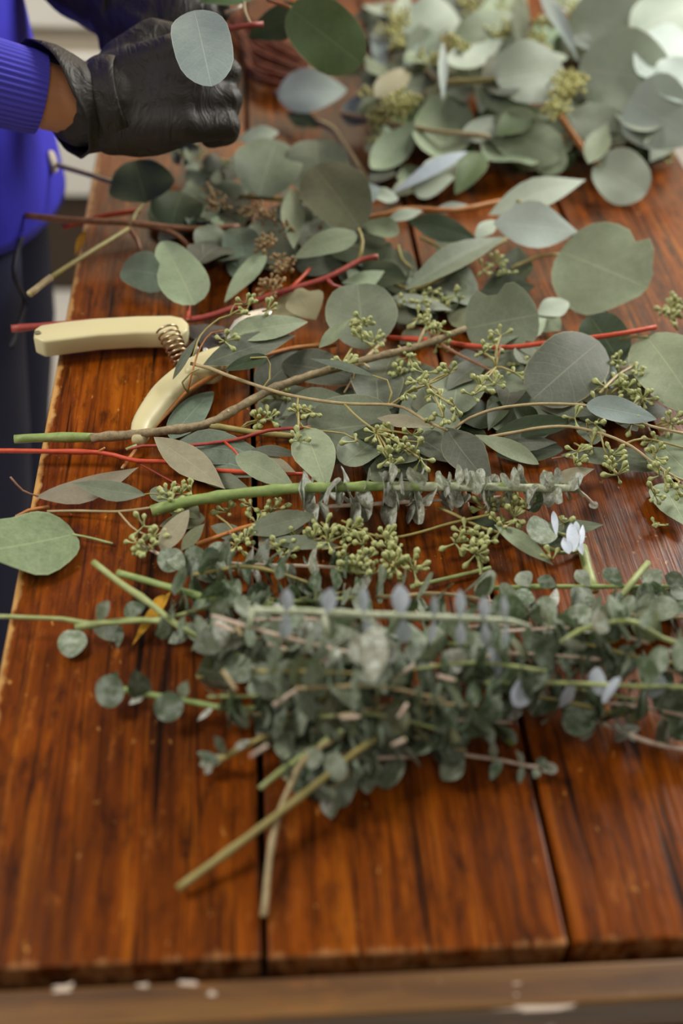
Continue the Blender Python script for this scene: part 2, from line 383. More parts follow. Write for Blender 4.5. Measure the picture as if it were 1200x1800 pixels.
def disc_meshes(tone):
    out = []
    for q in range(5):
        rr = random.Random(q * 11 + len(tone)); sh = ('round', 'ellip', 'round', 'heart', 'ellip')[q]
        v, f, u = leaf_grid(1.0, (0.50, 0.42, 0.46, 0.46, 0.36)[q], sh, rr.uniform(-0.10, 0.12), rr.uniform(0.05, 0.3), rr.uniform(-0.15, 0.15), [], 7, 2, q + 3)
        out.append(mesh('leaf_%s_disc' % tone, v, f, LM[tone], True, u))
    return out
DISC = {t: disc_meshes(t) for t in ('baby', 'babyd', 'frost', 'lilac', 'sage', 'olive')}

class Branch:
    def __init__(s, label, base, name='eucalyptus_branch', cat='branch', group=None):
        s.R = at(base[0], base[1], base[2] if len(base) > 2 else 0.0); s.R.z = max(s.R.z, T)
        s.o = empty(name, s.R, label, cat, group); s.paths = []
    def stem(s, pts, r0, r1, m='olive', rough=0.12, name='stem', cut=True, nodes=0):
        P = []
        for p in pts:
            h = p[2] if len(p) > 2 else 0.006
            P.append(at(p[0], p[1], h))
        path = catmull(P, 0.006); k0 = m_per_px(P[0]); k1 = m_per_px(P[-1]); a, b = r0 * k0, r1 * k1
        for i, p in enumerate(path):
            r = a + (b - a) * i / max(1, len(path) - 1)
            if p.x > -0.15 and p.x < 0.437: p.z = max(p.z, T + r * 1.12 + 0.0003)
        ph = R.uniform(0, 6)
        def rad(t):
            r = a + (b - a) * t
            if nodes: r *= 1 + 0.28 * max(0, math.cos(t * nodes * 6.2832 + ph) - 0.8) * 5
            return r
        vs, fs, mi = tube_data(path, rad, 8, rough, R.random() * 9)
        me = mesh(name, [v - path[0] for v in vs], fs, [SM[m], CUT if cut else SM[m]], True, None, mi)
        o = link(name, me, s.o, path[0] - s.R); s.paths.append((path, a, b)); s.last = o
        return path
    def leaf(s, u0, v0, u1, v1, wpx, tone='sage', shape='ovate', h0=0.012, h1=None, face=0.45, bend=0.05, fold=0.12, wave=0.12, bites=(), curl=0.0, skew=0.0, pet=None, petm='olive', petr=2.2):
        h1 = h0 if h1 is None else h1; seed = (u0 * 7 + v1 * 3) % 97
        for it in range(5):
            A, B = at(u0, v0, h0), at(u1, v1, h1)
            ax = (B - A).normalized(); mid = (A + B) / 2; L = (B - A).length
            N = (V((0, 0, 1)) * (1 - face) + (CAM - mid).normalized() * face).normalized()
            Wd = N.cross(ax).normalized(); Nn = ax.cross(Wd).normalized()
            a2 = (proj(B) - proj(A)).normalized(); e = proj(mid + Wd * 0.002) - proj(mid)
            per = abs(a2.x * e.y - a2.y * e.x) / 0.002
            hw = min(wpx / 2 / max(per, 1e-6), 0.6 * wpx * m_per_px(mid))
            hw = max(hw, wpx * 0.5 * m_per_px(mid))
            g, fs, uv = leaf_grid(L, hw, shape, bend, fold, wave, bites, 12, 3, seed, curl, skew)
            M3 = Matrix((ax, Wd, Nn)).transposed()
            W = [M3 @ p for p in g]
            lo = min((p.z + A.z) for p in W if -0.147 < p.x + A.x < 0.437) if any(-0.147 < p.x + A.x < 0.437 for p in W) else 9
            if lo >= T + 0.0006: break
            d = T + 0.0009 - lo; h0 += d; h1 += d
        me = mesh('leaf', W, fs, LM[tone], True, uv)
        o = link('leaf', me, s.o, A - s.R)
        if pet:
            P = [A + ax * 0.002] + [at(*p) for p in pet]
            path = catmull(P, 0.004); k = m_per_px(A) * petr / 2
            for p in path:
                if -0.15 < p.x < 0.437: p.z = max(p.z, T + k * 1.1)
            vs, f2, mi = tube_data(path, lambda t: k * (0.9 + 0.2 * t), 6)
            me = mesh('petiole', [q - A for q in vs], f2, [SM[petm], SM[petm]]); link('petiole', me, o)
        return o
    def seeds(s, u, v, h, rpx, n, kind='g', size=1.0, start=None, stuff=False, up=0.35):
        C0 = at(*start) if start else at(u, v, h); Cc = at(u, v, h); k = m_per_px(Cc)
        m = max(1, round(n / 6)); vs, fs = [], []; buds = []
        e1 = MW @ V((1, 0, 0)); e2 = V((0, 1, 0))
        for j in range(m):
            a = R.uniform(0, 6.283); q = rpx * k * 0.62 * (R.random() ** 0.5) if m > 1 else 0
            nd = Cc + e1 * math.cos(a) * q + e2 * math.sin(a) * q * 1.25 + V((0, 0, R.uniform(-0.3, 0.6) * q)); nd.z = max(nd.z, T + 0.004)
            md = (C0 + nd) / 2 + V((R.uniform(-1, 1), R.uniform(-1, 1), R.uniform(0, 1))) * 0.003
            if (nd - C0).length > 0.002:
                path = catmull([C0, md, nd], 0.004); tv, tf, _ = tube_data(path, lambda t: 0.0008, 5)
                b0 = len(vs); vs += [p - C0 for p in tv]; fs += [tuple(i + b0 for i in f) for f in tf]
            nb = n // m
            for b in range(nb):
                d = V((R.gauss(0, 1), R.gauss(0, 1), R.gauss(0, 0.8) + up)).normalized()
                l = R.uniform(0.0080, 0.0122) * size; tip = nd + d * l
                if tip.z < T + 0.0025: d.z = abs(d.z) * 0.4 + 0.05; d.normalize()
                rot = d.to_track_quat('X', 'Z').to_matrix().to_4x4(); sw = l * R.uniform(0.85, 1.08)
                buds.append(Matrix.Translation(nd - C0) @ rot @ Matrix.Diagonal((l, sw, sw, 1)))
        if stuff or not vs:
            bmv, bmf = list(vs), list(fs); src = BUDS[kind]
            if stuff:
                for M in buds:
                    b0 = len(bmv); bmv += [M @ q.co for q in src.vertices]; bmf += [tuple(i + b0 for i in p.vertices) for p in src.polygons]
                o = link('seed_cluster', mesh('seed_cluster', bmv, bmf, src.materials[0]), s.o, C0 - s.R); o['kind'] = 'stuff'; return o
        if not vs:
            tv, tf, _ = tube_data([C0 - V((0.004, 0, 0.001)), C0], lambda t: 0.0008, 5); vs = [p - C0 for p in tv]; fs = tf
        o = link('seed_cluster', mesh('seed_cluster', vs, fs, SM['olive']), s.o, C0 - s.R)
        for M in buds: link('bud', BUDS[kind], o, mat4=M)
        return o
    def pairs(s, path, n, s0, s1, tone='baby', t0=0.06, t1=0.98, alt=None, phase=None, tilt=0.35, jit=0.3, altp=0.3, skip=0.0):
        """opposite pairs of round leaves along a stem path, each pair turned a quarter turn"""
        fr = frames(path); ph = R.uniform(0, 3.14) if phase is None else phase
        for j in range(n):
            t = t0 + (t1 - t0) * j / max(1, n - 1); i = min(len(fr) - 1, max(0, int(t * (len(fr) - 1))))
            p, d, sd, up = fr[i]; L = (s0 + (s1 - s0) * t) * m_per_px(p)
            for sgn in (0, math.pi):
                if R.random() < skip: continue
                l = L * R.uniform(0.8, 1.15); a = ph + j * math.pi / 2 + sgn + R.gauss(0, jit)
                tn = alt if (alt and R.random() < altp) else tone
                me = DISC[tn][R.randrange(5)]; th = tilt + R.gauss(0, 0.22); tw = R.gauss(0, 0.5)
                for tr in range(7):
                    o_ = sd * math.cos(a) + up * math.sin(a)
                    ax = (o_ * math.cos(th) + d * math.sin(th)).normalized()
                    nn = (d * math.cos(th) - o_ * math.sin(th)); yy = nn.cross(ax).normalized(); nn = ax.cross(yy)
                    yy2 = yy * math.cos(tw) + nn * math.sin(tw); nn2 = ax.cross(yy2)
                    M3 = Matrix((ax, yy2, nn2)).transposed() * l
                    lo = min((M3 @ q.co).z for q in me.vertices) + p.z
                    if lo > T + 0.0005 or not (-0.147 < p.x < 0.44): break
                    # turn towards upright
                    cur = math.atan2(math.sin(a), math.cos(a)); tgt = math.pi / 2 + (0.5 if math.cos(cur) < 0 else -0.5)
                    dv = math.atan2(math.sin(tgt - cur), math.cos(tgt - cur)); a = cur + dv * 0.4; tw *= 0.7
                else: continue
                M = M3.to_4x4(); M.translation = p - s.R
                link('leaf', me, s.o, mat4=M)
    def fill(s, poly, n, l0, l1, tones, h0=0.004, h1=0.03, shapes=('ovate', 'round', 'lance'), wr=(0.4, 0.8), ang=None, face=(0.0, 0.6)):
        xs = [p[0] for p in poly]; ys = [p[1] for p in poly]
        def inside(x, y):
            c = False
            for i in range(len(poly)):
                (a, b), (e, f) = poly[i], poly[i - 1]
                if (b > y) != (f > y) and x < (e - a) * (y - b) / (f - b) + a: c = not c
            return c
        k = 0
        while k < n:
            x, y = R.uniform(min(xs), max(xs)), R.uniform(min(ys), max(ys))
            if not inside(x, y): continue
            k += 1; sh = R.choice(shapes); l = R.uniform(l0, l1); a = R.uniform(0, 6.283) if ang is None else R.gauss(ang, 0.6)
            dx, dy = math.cos(a) * l / 2, math.sin(a) * l / 2 * 0.75
            w_ = l * (R.uniform(*wr) if sh != 'round' else R.uniform(0.75, 1.0)); h = R.uniform(h0, h1)
            s.leaf(x - dx, y - dy, x + dx, y + dy, w_, R.choice(tones), sh, h, h + R.uniform(-0.006, 0.012), R.uniform(*face), R.uniform(-0.05, 0.1), R.uniform(0, 0.25), 0.15)

def loose_leaf(label, base, *a, name='loose_leaf', **kw):
    b = Branch(label, (base[0], base[1], 0), name, 'leaf'); b.leaf(*a, **kw); return b

# ------------------------------------------------------------------ middle of the table: seeded branches in focus
b = Branch('long grey-brown woody branch with a green cut end beyond the table edge', (370, 745))
b.stem([(25, 772, .012), (90, 769, .012), (165, 769, .012)], 8, 8.5, 'green', nodes=1)
b.stem([(160, 770, .013), (240, 763, .014), (330, 752, .015), (372, 742, .016), (420, 716, .017), (470, 688, .018), (520, 668, .02), (580, 650, .022), (640, 633, .024), (740, 607, .026), (818, 578, .03)], 8.5, 6.0, 'woody', .35, nodes=7)
b.stem([(368, 747, .015), (440, 759, .009), (522, 767, .006)], 6, 5, 'olive', name='side_twig')
b.stem([(395, 728, .016), (402, 722, .02)], 5, 3, 'woody', name='spur'); b.stem([(735, 608, .026), (741, 590, .03), (746, 580, .032)], 4, 3, 'tan', name='spur')
b.stem([(618, 642, .024), (640, 640, .026), (648, 646, .027)], 3, 2.5, 'tan', name='side_twig'); b.stem([(622, 645, .022), (620, 665, .016), (605, 690, .01)], 2.6, 2, 'tan', name='side_twig')
b.stem([(640, 633, .024), (660, 612, .02), (676, 598, .014)], 4, 3, 'tan', name='side_twig')
b.leaf(300, 772, 375, 688, 52, 'teal', 'ovate', .004, .006, .2); b.leaf(306, 781, 402, 757, 20, 'teal', 'lance', .006, .008)
b.leaf(540, 760, 692, 742, 112, 'grey', 'round', .006, .012, .5, bend=.02)
b.leaf(690, 622, 650, 728, 92, 'grey', 'round', .012, .006, .4)
b.leaf(480, 745, 610, 700, 66, 'grey', 'ellip', .004, .006, .3); b.leaf(450, 720, 560, 690, 50, 'grey', 'ovate', .004, .008)
b.leaf(495, 640, 640, 668, 62, 'dark', 'ovate', .010, .008, .4); b.leaf(455, 690, 540, 615, 66, 'dark', 'ovate', .004, .008, .3)
b.leaf(720, 636, 766, 742, 78, 'grey', 'ellip', .008, .006, .3); b.leaf(770, 690, 700, 740, 60, 'grey', 'ovate', .005)
b.leaf(490, 770, 560, 735, 50, 'dark', 'ellip', .004)
b.seeds(462, 735, .008, 26, 16, start=(420, 755, .006)); b.seeds(480, 695, .01, 26, 14, start=(470, 690, .016)); b.seeds(535, 728, .008, 20, 10)

b = Branch('smooth scarlet stem running out past the left table edge', (300, 812))
p = b.stem([(-30, 792, .012), (60, 793, .012), (172, 795, .012), (200, 800, .013), (240, 810, .013), (300, 812, .012), (380, 826, .01), (460, 832, .008), (532, 833, .006)], 4.6, 3.4, 'red', nodes=2)
b.stem([(172, 795, .012), (184, 787, .016)], 3.5, 1.5, 'orange', name='spur')
b.stem([(240, 812, .012), (290, 840, .004), (330, 860, .003)], 1.8, 1.5, 'crimson', name='side_twig')
b.leaf(270, 768, 396, 860, 56, 'tan', 'lance', .02, .012, .35, bend=-.04, skew=.03)
b.leaf(300, 785, 470, 802, 62, 'teal', 'lance', .008, .008, .3); b.leaf(330, 800, 475, 838, 60, 'teal', 'ovate', .005, .006, .3)
b.leaf(415, 800, 517, 857, 46, 'sage', 'ovate', .022, .016, .45, bend=.03)
b.leaf(440, 790, 530, 802, 20, 'dark', 'lance', .014); b.leaf(450, 808, 520, 830, 28, 'tan', 'lance', .01)
b.leaf(340, 830, 440, 860, 34, 'grey', 'lance', .004, .006)

b = Branch('thin pink-red twig lying between scarlet stem and woody branch', (330, 782))
b.stem([(222, 790, .014), (250, 784, .014), (330, 783, .014), (395, 776, .014), (430, 769, .015), (470, 757, .016), (545, 751, .014)], 2.6, 3.4, 'crimson')
b.stem([(395, 777, .014), (412, 792, .018), (418, 800, .022)], 2.6, 1.8, 'red', name='side_twig')
b.stem([(222, 790, .014), (240, 783, .014)], 3.2, 3, 'green', name='stem_end')
b.leaf(490, 735, 545, 702, 40, 'dark', 'ellip', .006); b.leaf(600, 812, 540, 790, 34, 'dark', 'ovate', .006)

b = Branch('curved orange-green stem running along the lower pruner handle', (345, 680))
b.stem([(215, 823, .006), (235, 795, .006), (270, 752, .009), (300, 718, .012), (322, 695, .014), (345, 678, .016), (400, 648, .018), (455, 628, .016), (520, 611, .012), (590, 606, .008)], 3.4, 3.8, 'orange', nodes=2)
b.stem([(330, 690, .016), (320, 672, .03), (335, 655, .036), (350, 648, .038)], 1.7, 1.4, 'olive', name='tendril')
b.stem([(330, 690, .016), (336, 660, .03), (352, 610, .04), (372, 585, .042), (400, 580, .042), (440, 590, .036)], 1.9, 1.4, 'orange', name='tendril')
b.leaf(303, 668, 347, 592, 15, 'dark', 'lance', .03, .045, .6)
b.leaf(403, 590, 541, 566, 46, 'sage', 'ovate', .04, .036, .55)
b.leaf(356, 642, 520, 590, 50, 'dark', 'lance', .034, .030, .5)
b.stem([(340, 625, .04), (352, 590, .045), (385, 560, .05), (410, 552, .05), (440, 553, .048)], 1.8, 1.5, 'olive', name='tendril')
b.seeds(425, 545, .052, 22, 9, start=(405, 553, .05)); b.seeds(395, 600, .044, 20, 6); b.seeds(470, 545, .045, 18, 7)

b = Branch('slender olive twig with a broad pale ovate leaf hanging from its fork', (600, 710))
p = b.stem([(335, 639, .034), (370, 648, .033), (400, 660, .032), (470, 684, .03), (520, 697, .03), (600, 709, .03), (690, 712, .03), (720, 722, .029), (745, 738, .027), (786, 757, .026)], 3.4, 2.6, 'tan')
b.stem([(463, 681, .03), (474, 666, .034), (474, 640, .04), (468, 628, .044), (440, 629, .046)], 1.9, 1.5, 'olive', name='petiole')
b.leaf(470, 628, 394, 652, 26, 'deep', 'ovate', .044, .04, .5, fold=.2)
b.stem([(683, 710, .03), (688, 690, .034), (680, 668, .04), (655, 660, .042)], 2.0, 1.4, 'olive', name='petiole')
b.leaf(660, 662, 543, 630, 15, 'teal', 'lance', .042, .036, .6)
b.stem([(525, 697, .03), (521, 725, .026), (530, 748, .026), (537, 755, .026)], 2.4, 2, 'olive', name='petiole')
b.leaf(536, 753, 574, 858, 76, 'sage', 'ovate', .026, .02, .55, bend=.03, fold=.08)
b.stem([(530, 749, .028), (560, 757, .026), (605, 762, .024), (630, 776, .022)], 1.6, 1.4, 'olive', name='side_twig')
for u, v, n in ((526, 725, 6), (548, 725, 5), (524, 775, 5), (625, 776, 2)): b.seeds(u, v, .027, 14, n, start=(524, 715, .028) if u < 600 else (618, 770, .023))
b.stem([(605, 710, .03), (622, 728, .027), (650, 750, .024), (690, 770, .022), (740, 778, .02)], 2.2, 1.8, 'olive', name='side_twig')
for u, v, n, r in ((660, 762, 7, 14), (690, 760, 7, 16), (725, 765, 7, 18), (700, 790, 12, 20), (680, 815, 12, 20), (745, 745, 6, 14), (740, 800, 10, 20)): b.seeds(u, v, .024, r, n, start=(660, 757, .023))
b.leaf(662, 735, 762, 752, 24, 'tan', 'lance', .03, .03, .5)
b.stem([(686, 711, .03), (710, 695, .034), (740, 680, .036), (770, 668, .036), (800, 650, .036)], 2.0, 1.6, 'olive', name='side_twig')
for u, v, n in ((712, 690, 5), (735, 672, 6), (760, 690, 5), (790, 655, 6), (775, 700, 6), (745, 655, 4), (800, 715, 6), (780, 735, 6)): b.seeds(u, v, .036, 12, n, start=(750, 676, .036))
b.leaf(783, 751, 868, 858, 70, 'dark', 'lance', .026, .016, .5, skew=-.04)
b.leaf(834, 764, 947, 816, 32, 'sage', 'obov', .03, .024, .5)

b = Branch('red-stemmed branch with a large upright dark oval leaf at right', (900, 610))
b.stem([(668, 592, .012), (760, 599, .016), (800, 604, .018), (850, 610, .02), (900, 610, .022), (960, 603, .026), (1052, 592, .034), (1100, 585, .036), (1152, 575, .036)], 4.2, 4.6, 'red', nodes=2)
b.leaf(1053, 600, 936, 702, 122, 'dark', 'round', .036, .026, .75, bend=.03, fold=.06)
b.leaf(1050, 604, 1076, 682, 36, 'blue', 'obov', .034, .024, .5, bend=-.08)
b.leaf(1090, 640, 1036, 556, 84, 'deep', 'round', .012, .026, .6)
b.leaf(818, 578, 946, 552, 140, 'grey', 'round', .018, .03, .75, bend=.03, bites=((.42, 1, .42, .09), (.55, 1, .3, .08), (.75, -1, .3, .08)))
b.leaf(640, 614, 628, 500, 128, 'grey', 'round', .012, .03, .6, bend=.05)
b.leaf(560, 612, 614, 562, 24, 'sage', 'lance', .024, .036, .6)
b.seeds(640, 585, .036, 34, 24, start=(620, 568, .036)); b.seeds(605, 632, .03, 24, 12, start=(618, 612, .03)); b.seeds(655, 610, .03, 24, 10)
b.seeds(760, 575, .03, 32, 20); b.seeds(725, 618, .022, 28, 14, start=(700, 608, .024)); b.seeds(735, 560, .025, 20, 8)
b.leaf(900, 690, 935, 780, 120, 'grey', 'round', .006, .006, .3); b.leaf(830, 640, 930, 690, 90, 'grey', 'ellip', .004, .01, .4)
b.leaf(900, 600, 960, 560, 40, 'sage', 'lance', .01)
b.stem([(775, 605, .026), (800, 620, .024), (840, 640, .022), (870, 655, .02)], 3, 2.2, 'brown', name='side_twig')
b.stem([(868, 655, .022), (876, 625, .03), (880, 605, .034)], 2, 1.6, 'brown', name='side_twig')
for u, v, n, r in ((870, 605, 7, 14), (850, 620, 7, 16), (880, 590, 5, 10), (845, 680, 7, 14), (830, 695, 6, 12), (870, 675, 6, 14), (905, 655, 5, 12)): b.seeds(u, v, .03, r, n, start=(872, 645, .026))

b = Branch('looping olive twig heavy with pale green buds at right edge', (1030, 712))
b.stem([(800, 752, .02), (825, 735, .024), (870, 719, .03), (920, 712, .032), (965, 710, .032), (1030, 713, .032), (1080, 726, .03), (1140, 748, .028), (1215, 765, .024)], 2.8, 2.4, 'tan')
b.leaf(1030, 712, 1154, 737, 46, 'blue', 'ovate', .036, .032, .5, bend=.03)
b.leaf(870, 760, 1024, 742, 40, 'deep', 'lance', .016, .02, .6); b.leaf(945, 700, 1040, 730, 50, 'dark', 'ovate', .014, .02, .4)
b.leaf(1134, 590, 1225, 720, 128, 'sage', 'round', .03, .026, .6)
b.stem([(1090, 597, .03), (1115, 592, .032), (1138, 592, .032)], 2.4, 2, 'olive', name='petiole')
b.stem([(1055, 690, .03), (1085, 660, .028), (1120, 640, .026), (1145, 625, .024)], 3, 2.4, 'tan', name='side_twig')
for u, v, n, r in ((1075, 690, 14, 26), (1100, 680, 14, 28), (1110, 712, 12, 26), (1060, 710, 10, 22), (1140, 700, 12, 26), (1165, 735, 12, 28), (1085, 640, 10, 24), (1010, 735, 4, 12), (1045, 745, 5, 12), (1110, 745, 8, 20), (1130, 660, 10, 26)): b.seeds(u, v, .026, r, n, start=(u - 12, v + 14, .018))
b.seeds(1168, 556, .02, 34, 26, start=(1190, 580, .02)); b.seeds(1195, 540, .02, 30, 16)

b = Branch('arching olive twig with bud sprays above the bare wood at right', (1060, 770))
b.stem([(860, 768, .02), (905, 760, .022), (950, 752, .024), (1000, 750, .026), (1060, 763, .026), (1110, 785, .024), (1140, 808, .02), (1185, 838, .014), (1220, 850, .01)], 3.2, 2.2, 'tan')
b.stem([(1098, 780, .024), (1130, 771, .024), (1175, 780, .02), (1210, 790, .018)], 2.2, 1.8, 'olive', name='side_twig')
b.stem([(1055, 762, .026), (1062, 790, .022), (1070, 805, .018)], 1.8, 1.5, 'olive', name='side_twig')
for u, v, n, r in ((1075, 800, 8, 18), (1070, 820, 9, 18), (1085, 835, 7, 16), (1150, 800, 9, 18), (1150, 775, 6, 16), (1165, 840, 9, 18), (1190, 855, 8, 18), (1150, 870, 7, 16), (1015, 795, 5, 14), (1010, 815, 4, 12), (1040, 780, 6, 18)): b.seeds(u, v, .02, r, n, start=(u - 6, v - 16, .02))
b.leaf(1148, 772, 1225, 850, 84, 'sage', 'ovate', .014, .006, .4); b.leaf(1160, 850, 1206, 925, 66, 'sage', 'ovate', .004, .008, .3)
b.leaf(860, 785, 980, 778, 34, 'dark', 'lance', .012, .012, .4); b.leaf(870, 800, 990, 790, 46, 'deep', 'ellip', .004, .006, .3)
b.leaf(985, 800, 1142, 812, 30, 'grey', 'lance', .012, .014, .5); b.leaf(1060, 800, 1150, 828, 44, 'grey', 'ovate', .004, .006, .3)
b.leaf(968, 848, 1045, 824, 26, 'tan', 'lance', .008, .012, .5)
b.stem([(970, 806, .01), (1010, 800, .012), (1050, 792, .014)], 2, 1.6, 'brown', name='side_twig')

b = Branch('seeded twig with dense bud clusters below the frosted stem', (640, 940))
b.stem([(600, 915, .016), (625, 925, .016), (645, 938, .014), (690, 945, .012), (740, 935, .012), (790, 920, .014), (860, 905, .016)], 2.2, 2.6, 'olive')
b.stem([(640, 935, .014), (610, 960, .012), (565, 965, .01)], 2, 1.6, 'olive', name='side_twig'); b.stem([(645, 938, .014), (670, 965, .012), (690, 985, .008), (722, 1005, .006)], 2, 1.6, 'olive', name='side_twig')
for u, v, n, r in ((560, 930, 12, 24), (560, 955, 12, 26), (605, 945, 14, 26), (640, 955, 14, 28), (600, 975, 14, 26), (635, 990, 14, 28), (680, 965, 12, 26), (700, 985, 12, 26), (715, 1000, 10, 24), (690, 1010, 10, 24), (675, 940, 12, 28), (655, 1010, 8, 24), (615, 1005, 8, 26)): b.seeds(u, v, .012, r, n, start=(u + 4, v - 12, .014))
b.leaf(430, 938, 562, 905, 44, 'grey', 'lance', .01, .014, .4); b.leaf(470, 952, 602, 962, 26, 'grey', 'lance', .008, .01, .4)
b.leaf(455, 962, 535, 925, 40, 'tan', 'ovate', .004, .006, .3)

b = Branch('seeded twig with bud clusters at the front end of the frosted stem', (880, 900))
b.stem([(760, 868, .012), (800, 875, .012), (850, 886, .012), (930, 896, .01)], 2.4, 2, 'orange')
b.stem([(770, 892, .014), (800, 905, .014), (840, 925, .012), (890, 940, .01)], 3, 2.6, 'olive', nodes=2)
for u, v, n, r in ((870, 890, 10, 20), (900, 900, 14, 26), (885, 920, 10, 24), (910, 880, 10, 20), (850, 895, 8, 16), (820, 935, 10, 24), (830, 960, 14, 28), (800, 955, 8, 20), (850, 950, 8, 20), (835, 975, 8, 20), (990, 920, 6, 14), (970, 985, 3, 10)): b.seeds(u, v, .012, r, n, start=(u - 8, v - 10, .012))
b.leaf(868, 922, 973, 994, 30, 'sage', 'lance', .016, .006, .4); b.leaf(950, 925, 1062, 922, 30, 'grey', 'lance', .006, .012, .5, skew=-.06); b.leaf(820, 915, 890, 935, 26, 'deep', 'lance', .006)
b.stem([(845, 1010, .004), (843, 990, .006), (838, 965, .01)], 3.6, 3, 'lime', name='side_twig')

b = Branch('thin seeded twig whose buds dangle beside the lone round leaf', (200, 900))
b.stem([(83, 899, .004), (140, 898, .006), (208, 899, .01), (268, 892, .012), (330, 880, .012)], 2.6, 2.4, 'tan')
b.stem([(208, 899, .01), (230, 925, .008), (255, 940, .008), (280, 945, .006)], 2, 1.8, 'tan', name='side_twig')
for u, v, n, r in ((252, 925, 5, 12), (240, 955, 6, 16), (270, 945, 7, 18), (262, 965, 5, 14), (295, 870, 6, 14), (310, 885, 10, 18), (335, 862, 4, 10), (318, 868, 7, 14), (300, 900, 5, 14)): b.seeds(u, v, .014, r, n, start=(u, v - 8, .012))
b.leaf(284, 968, 332, 896, 38, 'tan', 'ovate', .012, .018, .45); b.leaf(318, 968, 360, 920, 24, 'olive', 'lance', .012, .016, .45)
b.leaf(300, 880, 352, 912, 44, 'olive', 'ovate', .004, .006, .3); b.leaf(268, 858, 300, 890, 30, 'grey', 'ovate', .003); b.leaf(360, 910, 280, 925, 34, 'olive', 'ovate', .003)

b = Branch('low seeded twig tangled under the green end of the frosted stem', (420, 930))
b.stem([(345, 957, .006), (420, 930, .01), (470, 915, .012), (525, 898, .014)], 4, 3, 'orange', nodes=2)
b.stem([(400, 935, .01), (440, 960, .006), (480, 985, .005)], 2.2, 1.8, 'brown', name='side_twig')
b.stem([(380, 905, .008), (400, 920, .008), (420, 950, .006), (400, 970, .004)], 2, 1.6, 'olive', name='side_twig')
for u, v, n, r in ((465, 905, 12, 24), (450, 920, 8, 20), (485, 895, 7, 18), (430, 950, 8, 20), (415, 960, 7, 18), (485, 960, 9, 20), (500, 975, 8, 18), (440, 890, 6, 16), (520, 945, 8, 20), (400, 900, 6, 18)): b.seeds(u, v, .008, r, n, start=(u - 10, v - 6, .008))
b.leaf(425, 945, 370, 925, 30, 'grey', 'ovate', .004)

# undergrowth of the seeded heap: two branches with low dark leaves
b = Branch('low grey-leaved branch buried under the seeded twigs in the middle', (700, 720))
b.stem([(560, 705, .004), (700, 740, .005), (840, 770, .005), (960, 790, .005)], 4, 3, 'brown')
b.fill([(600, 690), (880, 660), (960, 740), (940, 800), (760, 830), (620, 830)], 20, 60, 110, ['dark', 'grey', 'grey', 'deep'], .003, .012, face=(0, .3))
b = Branch('low dark-leaved branch buried beneath the big upright dark leaf', (900, 640))
b.stem([(690, 560, .004), (820, 610, .005), (960, 640, .005), (1140, 650, .005)], 4, 3, 'brown')
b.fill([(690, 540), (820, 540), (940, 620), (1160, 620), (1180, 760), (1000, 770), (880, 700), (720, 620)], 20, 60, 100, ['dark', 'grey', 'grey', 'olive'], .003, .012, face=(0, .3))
for u, v in ((700, 535), (750, 525), (790, 540), (860, 560), (770, 610), (920, 640), (700, 655)): b.seeds(u, v, .016, 24, 9)

# loose single leaves
b = loose_leaf('big loose round green leaf overhanging the left table edge', (65, 960), 132, 938, -28, 968, 134, 'speck', 'round', h0=.004, h1=.02, face=.1, bend=-.02, fold=.03, pet=[(160, 946, .004), (198, 956, .002)], petm='lime', petr=4.5, bites=((.45, 1, .06, .3), (.8, 1, .12, .2)))
b = Branch('loose curled tan leaf with a long hooked stalk at the table edge', (150, 870), 'loose_leaf', 'leaf')
b.leaf(62, 874, 244, 821, 44, 'tan', 'lance', .008, .016, .35, skew=-.10, bend=.03, pet=[(40, 862, .012), (18, 838, .02)], petm='brown', petr=3.2)
b = Branch('loose dark grey leaf lying across the curled tan leaf', (200, 860), 'loose_leaf', 'leaf')
b.leaf(256, 870, 126, 849, 36, 'grey', 'lance', .014, .022, .35, skew=.05, pet=[(275, 868, .012), (285, 878, .01)], petm='olive', petr=2.6)
b = Branch('short yellow leaf stalk beside the big loose round leaf', (60, 900), 'leaf_stalk', 'stalk')
b.stem([(28, 908, .006), (50, 897, .006), (86, 892, .003)], 2.6, 4.5, 'orange')
b = Branch('tiny stalk with two fallen buds on bare wood at right', (1155, 925), 'fallen_buds', 'buds')
b.stem([(1149, 917, .004), (1160, 922, .004), (1172, 922, .004)], 1.6, 1.4, 'olive'); b.seeds(1152, 928, .006, 4, 1, start=(1150, 918, .004)); b.seeds(1175, 924, .006, 4, 1, start=(1170, 922, .004))
b = Branch('pair of yellow dried leaves behind the crossing cut stems', (275, 1075), 'dried_leaf', 'leaf')
b.leaf(300, 1040, 232, 1135, 20, 'yellow', 'lance', .006, .004, .3); b.leaf(288, 1045, 262, 1080, 16, 'yellow', 'lance', .008, .004, .3)

# ------------------------------------------------------------------ frosted stems in the middle
b = Branch('long straight frosted stem with silvery leaf pairs across the middle', (640, 855))
p = b.stem([(266, 898, .016), (330, 882, .018), (420, 868, .02), (500, 860, .022), (560, 857, .024), (700, 855, .025), (900, 856, .025), (1012, 859, .024)], 10.5, 6.5, 'green', nodes=9)
p2 = b.stem([(690, 855.5, .0252), (800, 856, .0252), (900, 856.5, .0252), (1013, 859.5, .0242)], 8.6, 7.0, 'frost', .3, name='frosted_stem')
b.stem([(1012, 859, .024), (1030, 873, .022), (1046, 889, .02)], 3.2, 2.4, 'pink', name='stem_tip')
b.pairs(p, 15, 54, 42, 'frost', .40, .99, tilt=.15, jit=.35)
b.pairs(p2, 9, 50, 40, 'frost', .02, 1.0, tilt=-.1, jit=.4)
b.leaf(1036, 884, 1050, 892, 14, 'frost', 'round', .02, .02, .6)
b = Branch('frosted sprig with silvery leaves lying just below the straight frosted stem', (680, 885))
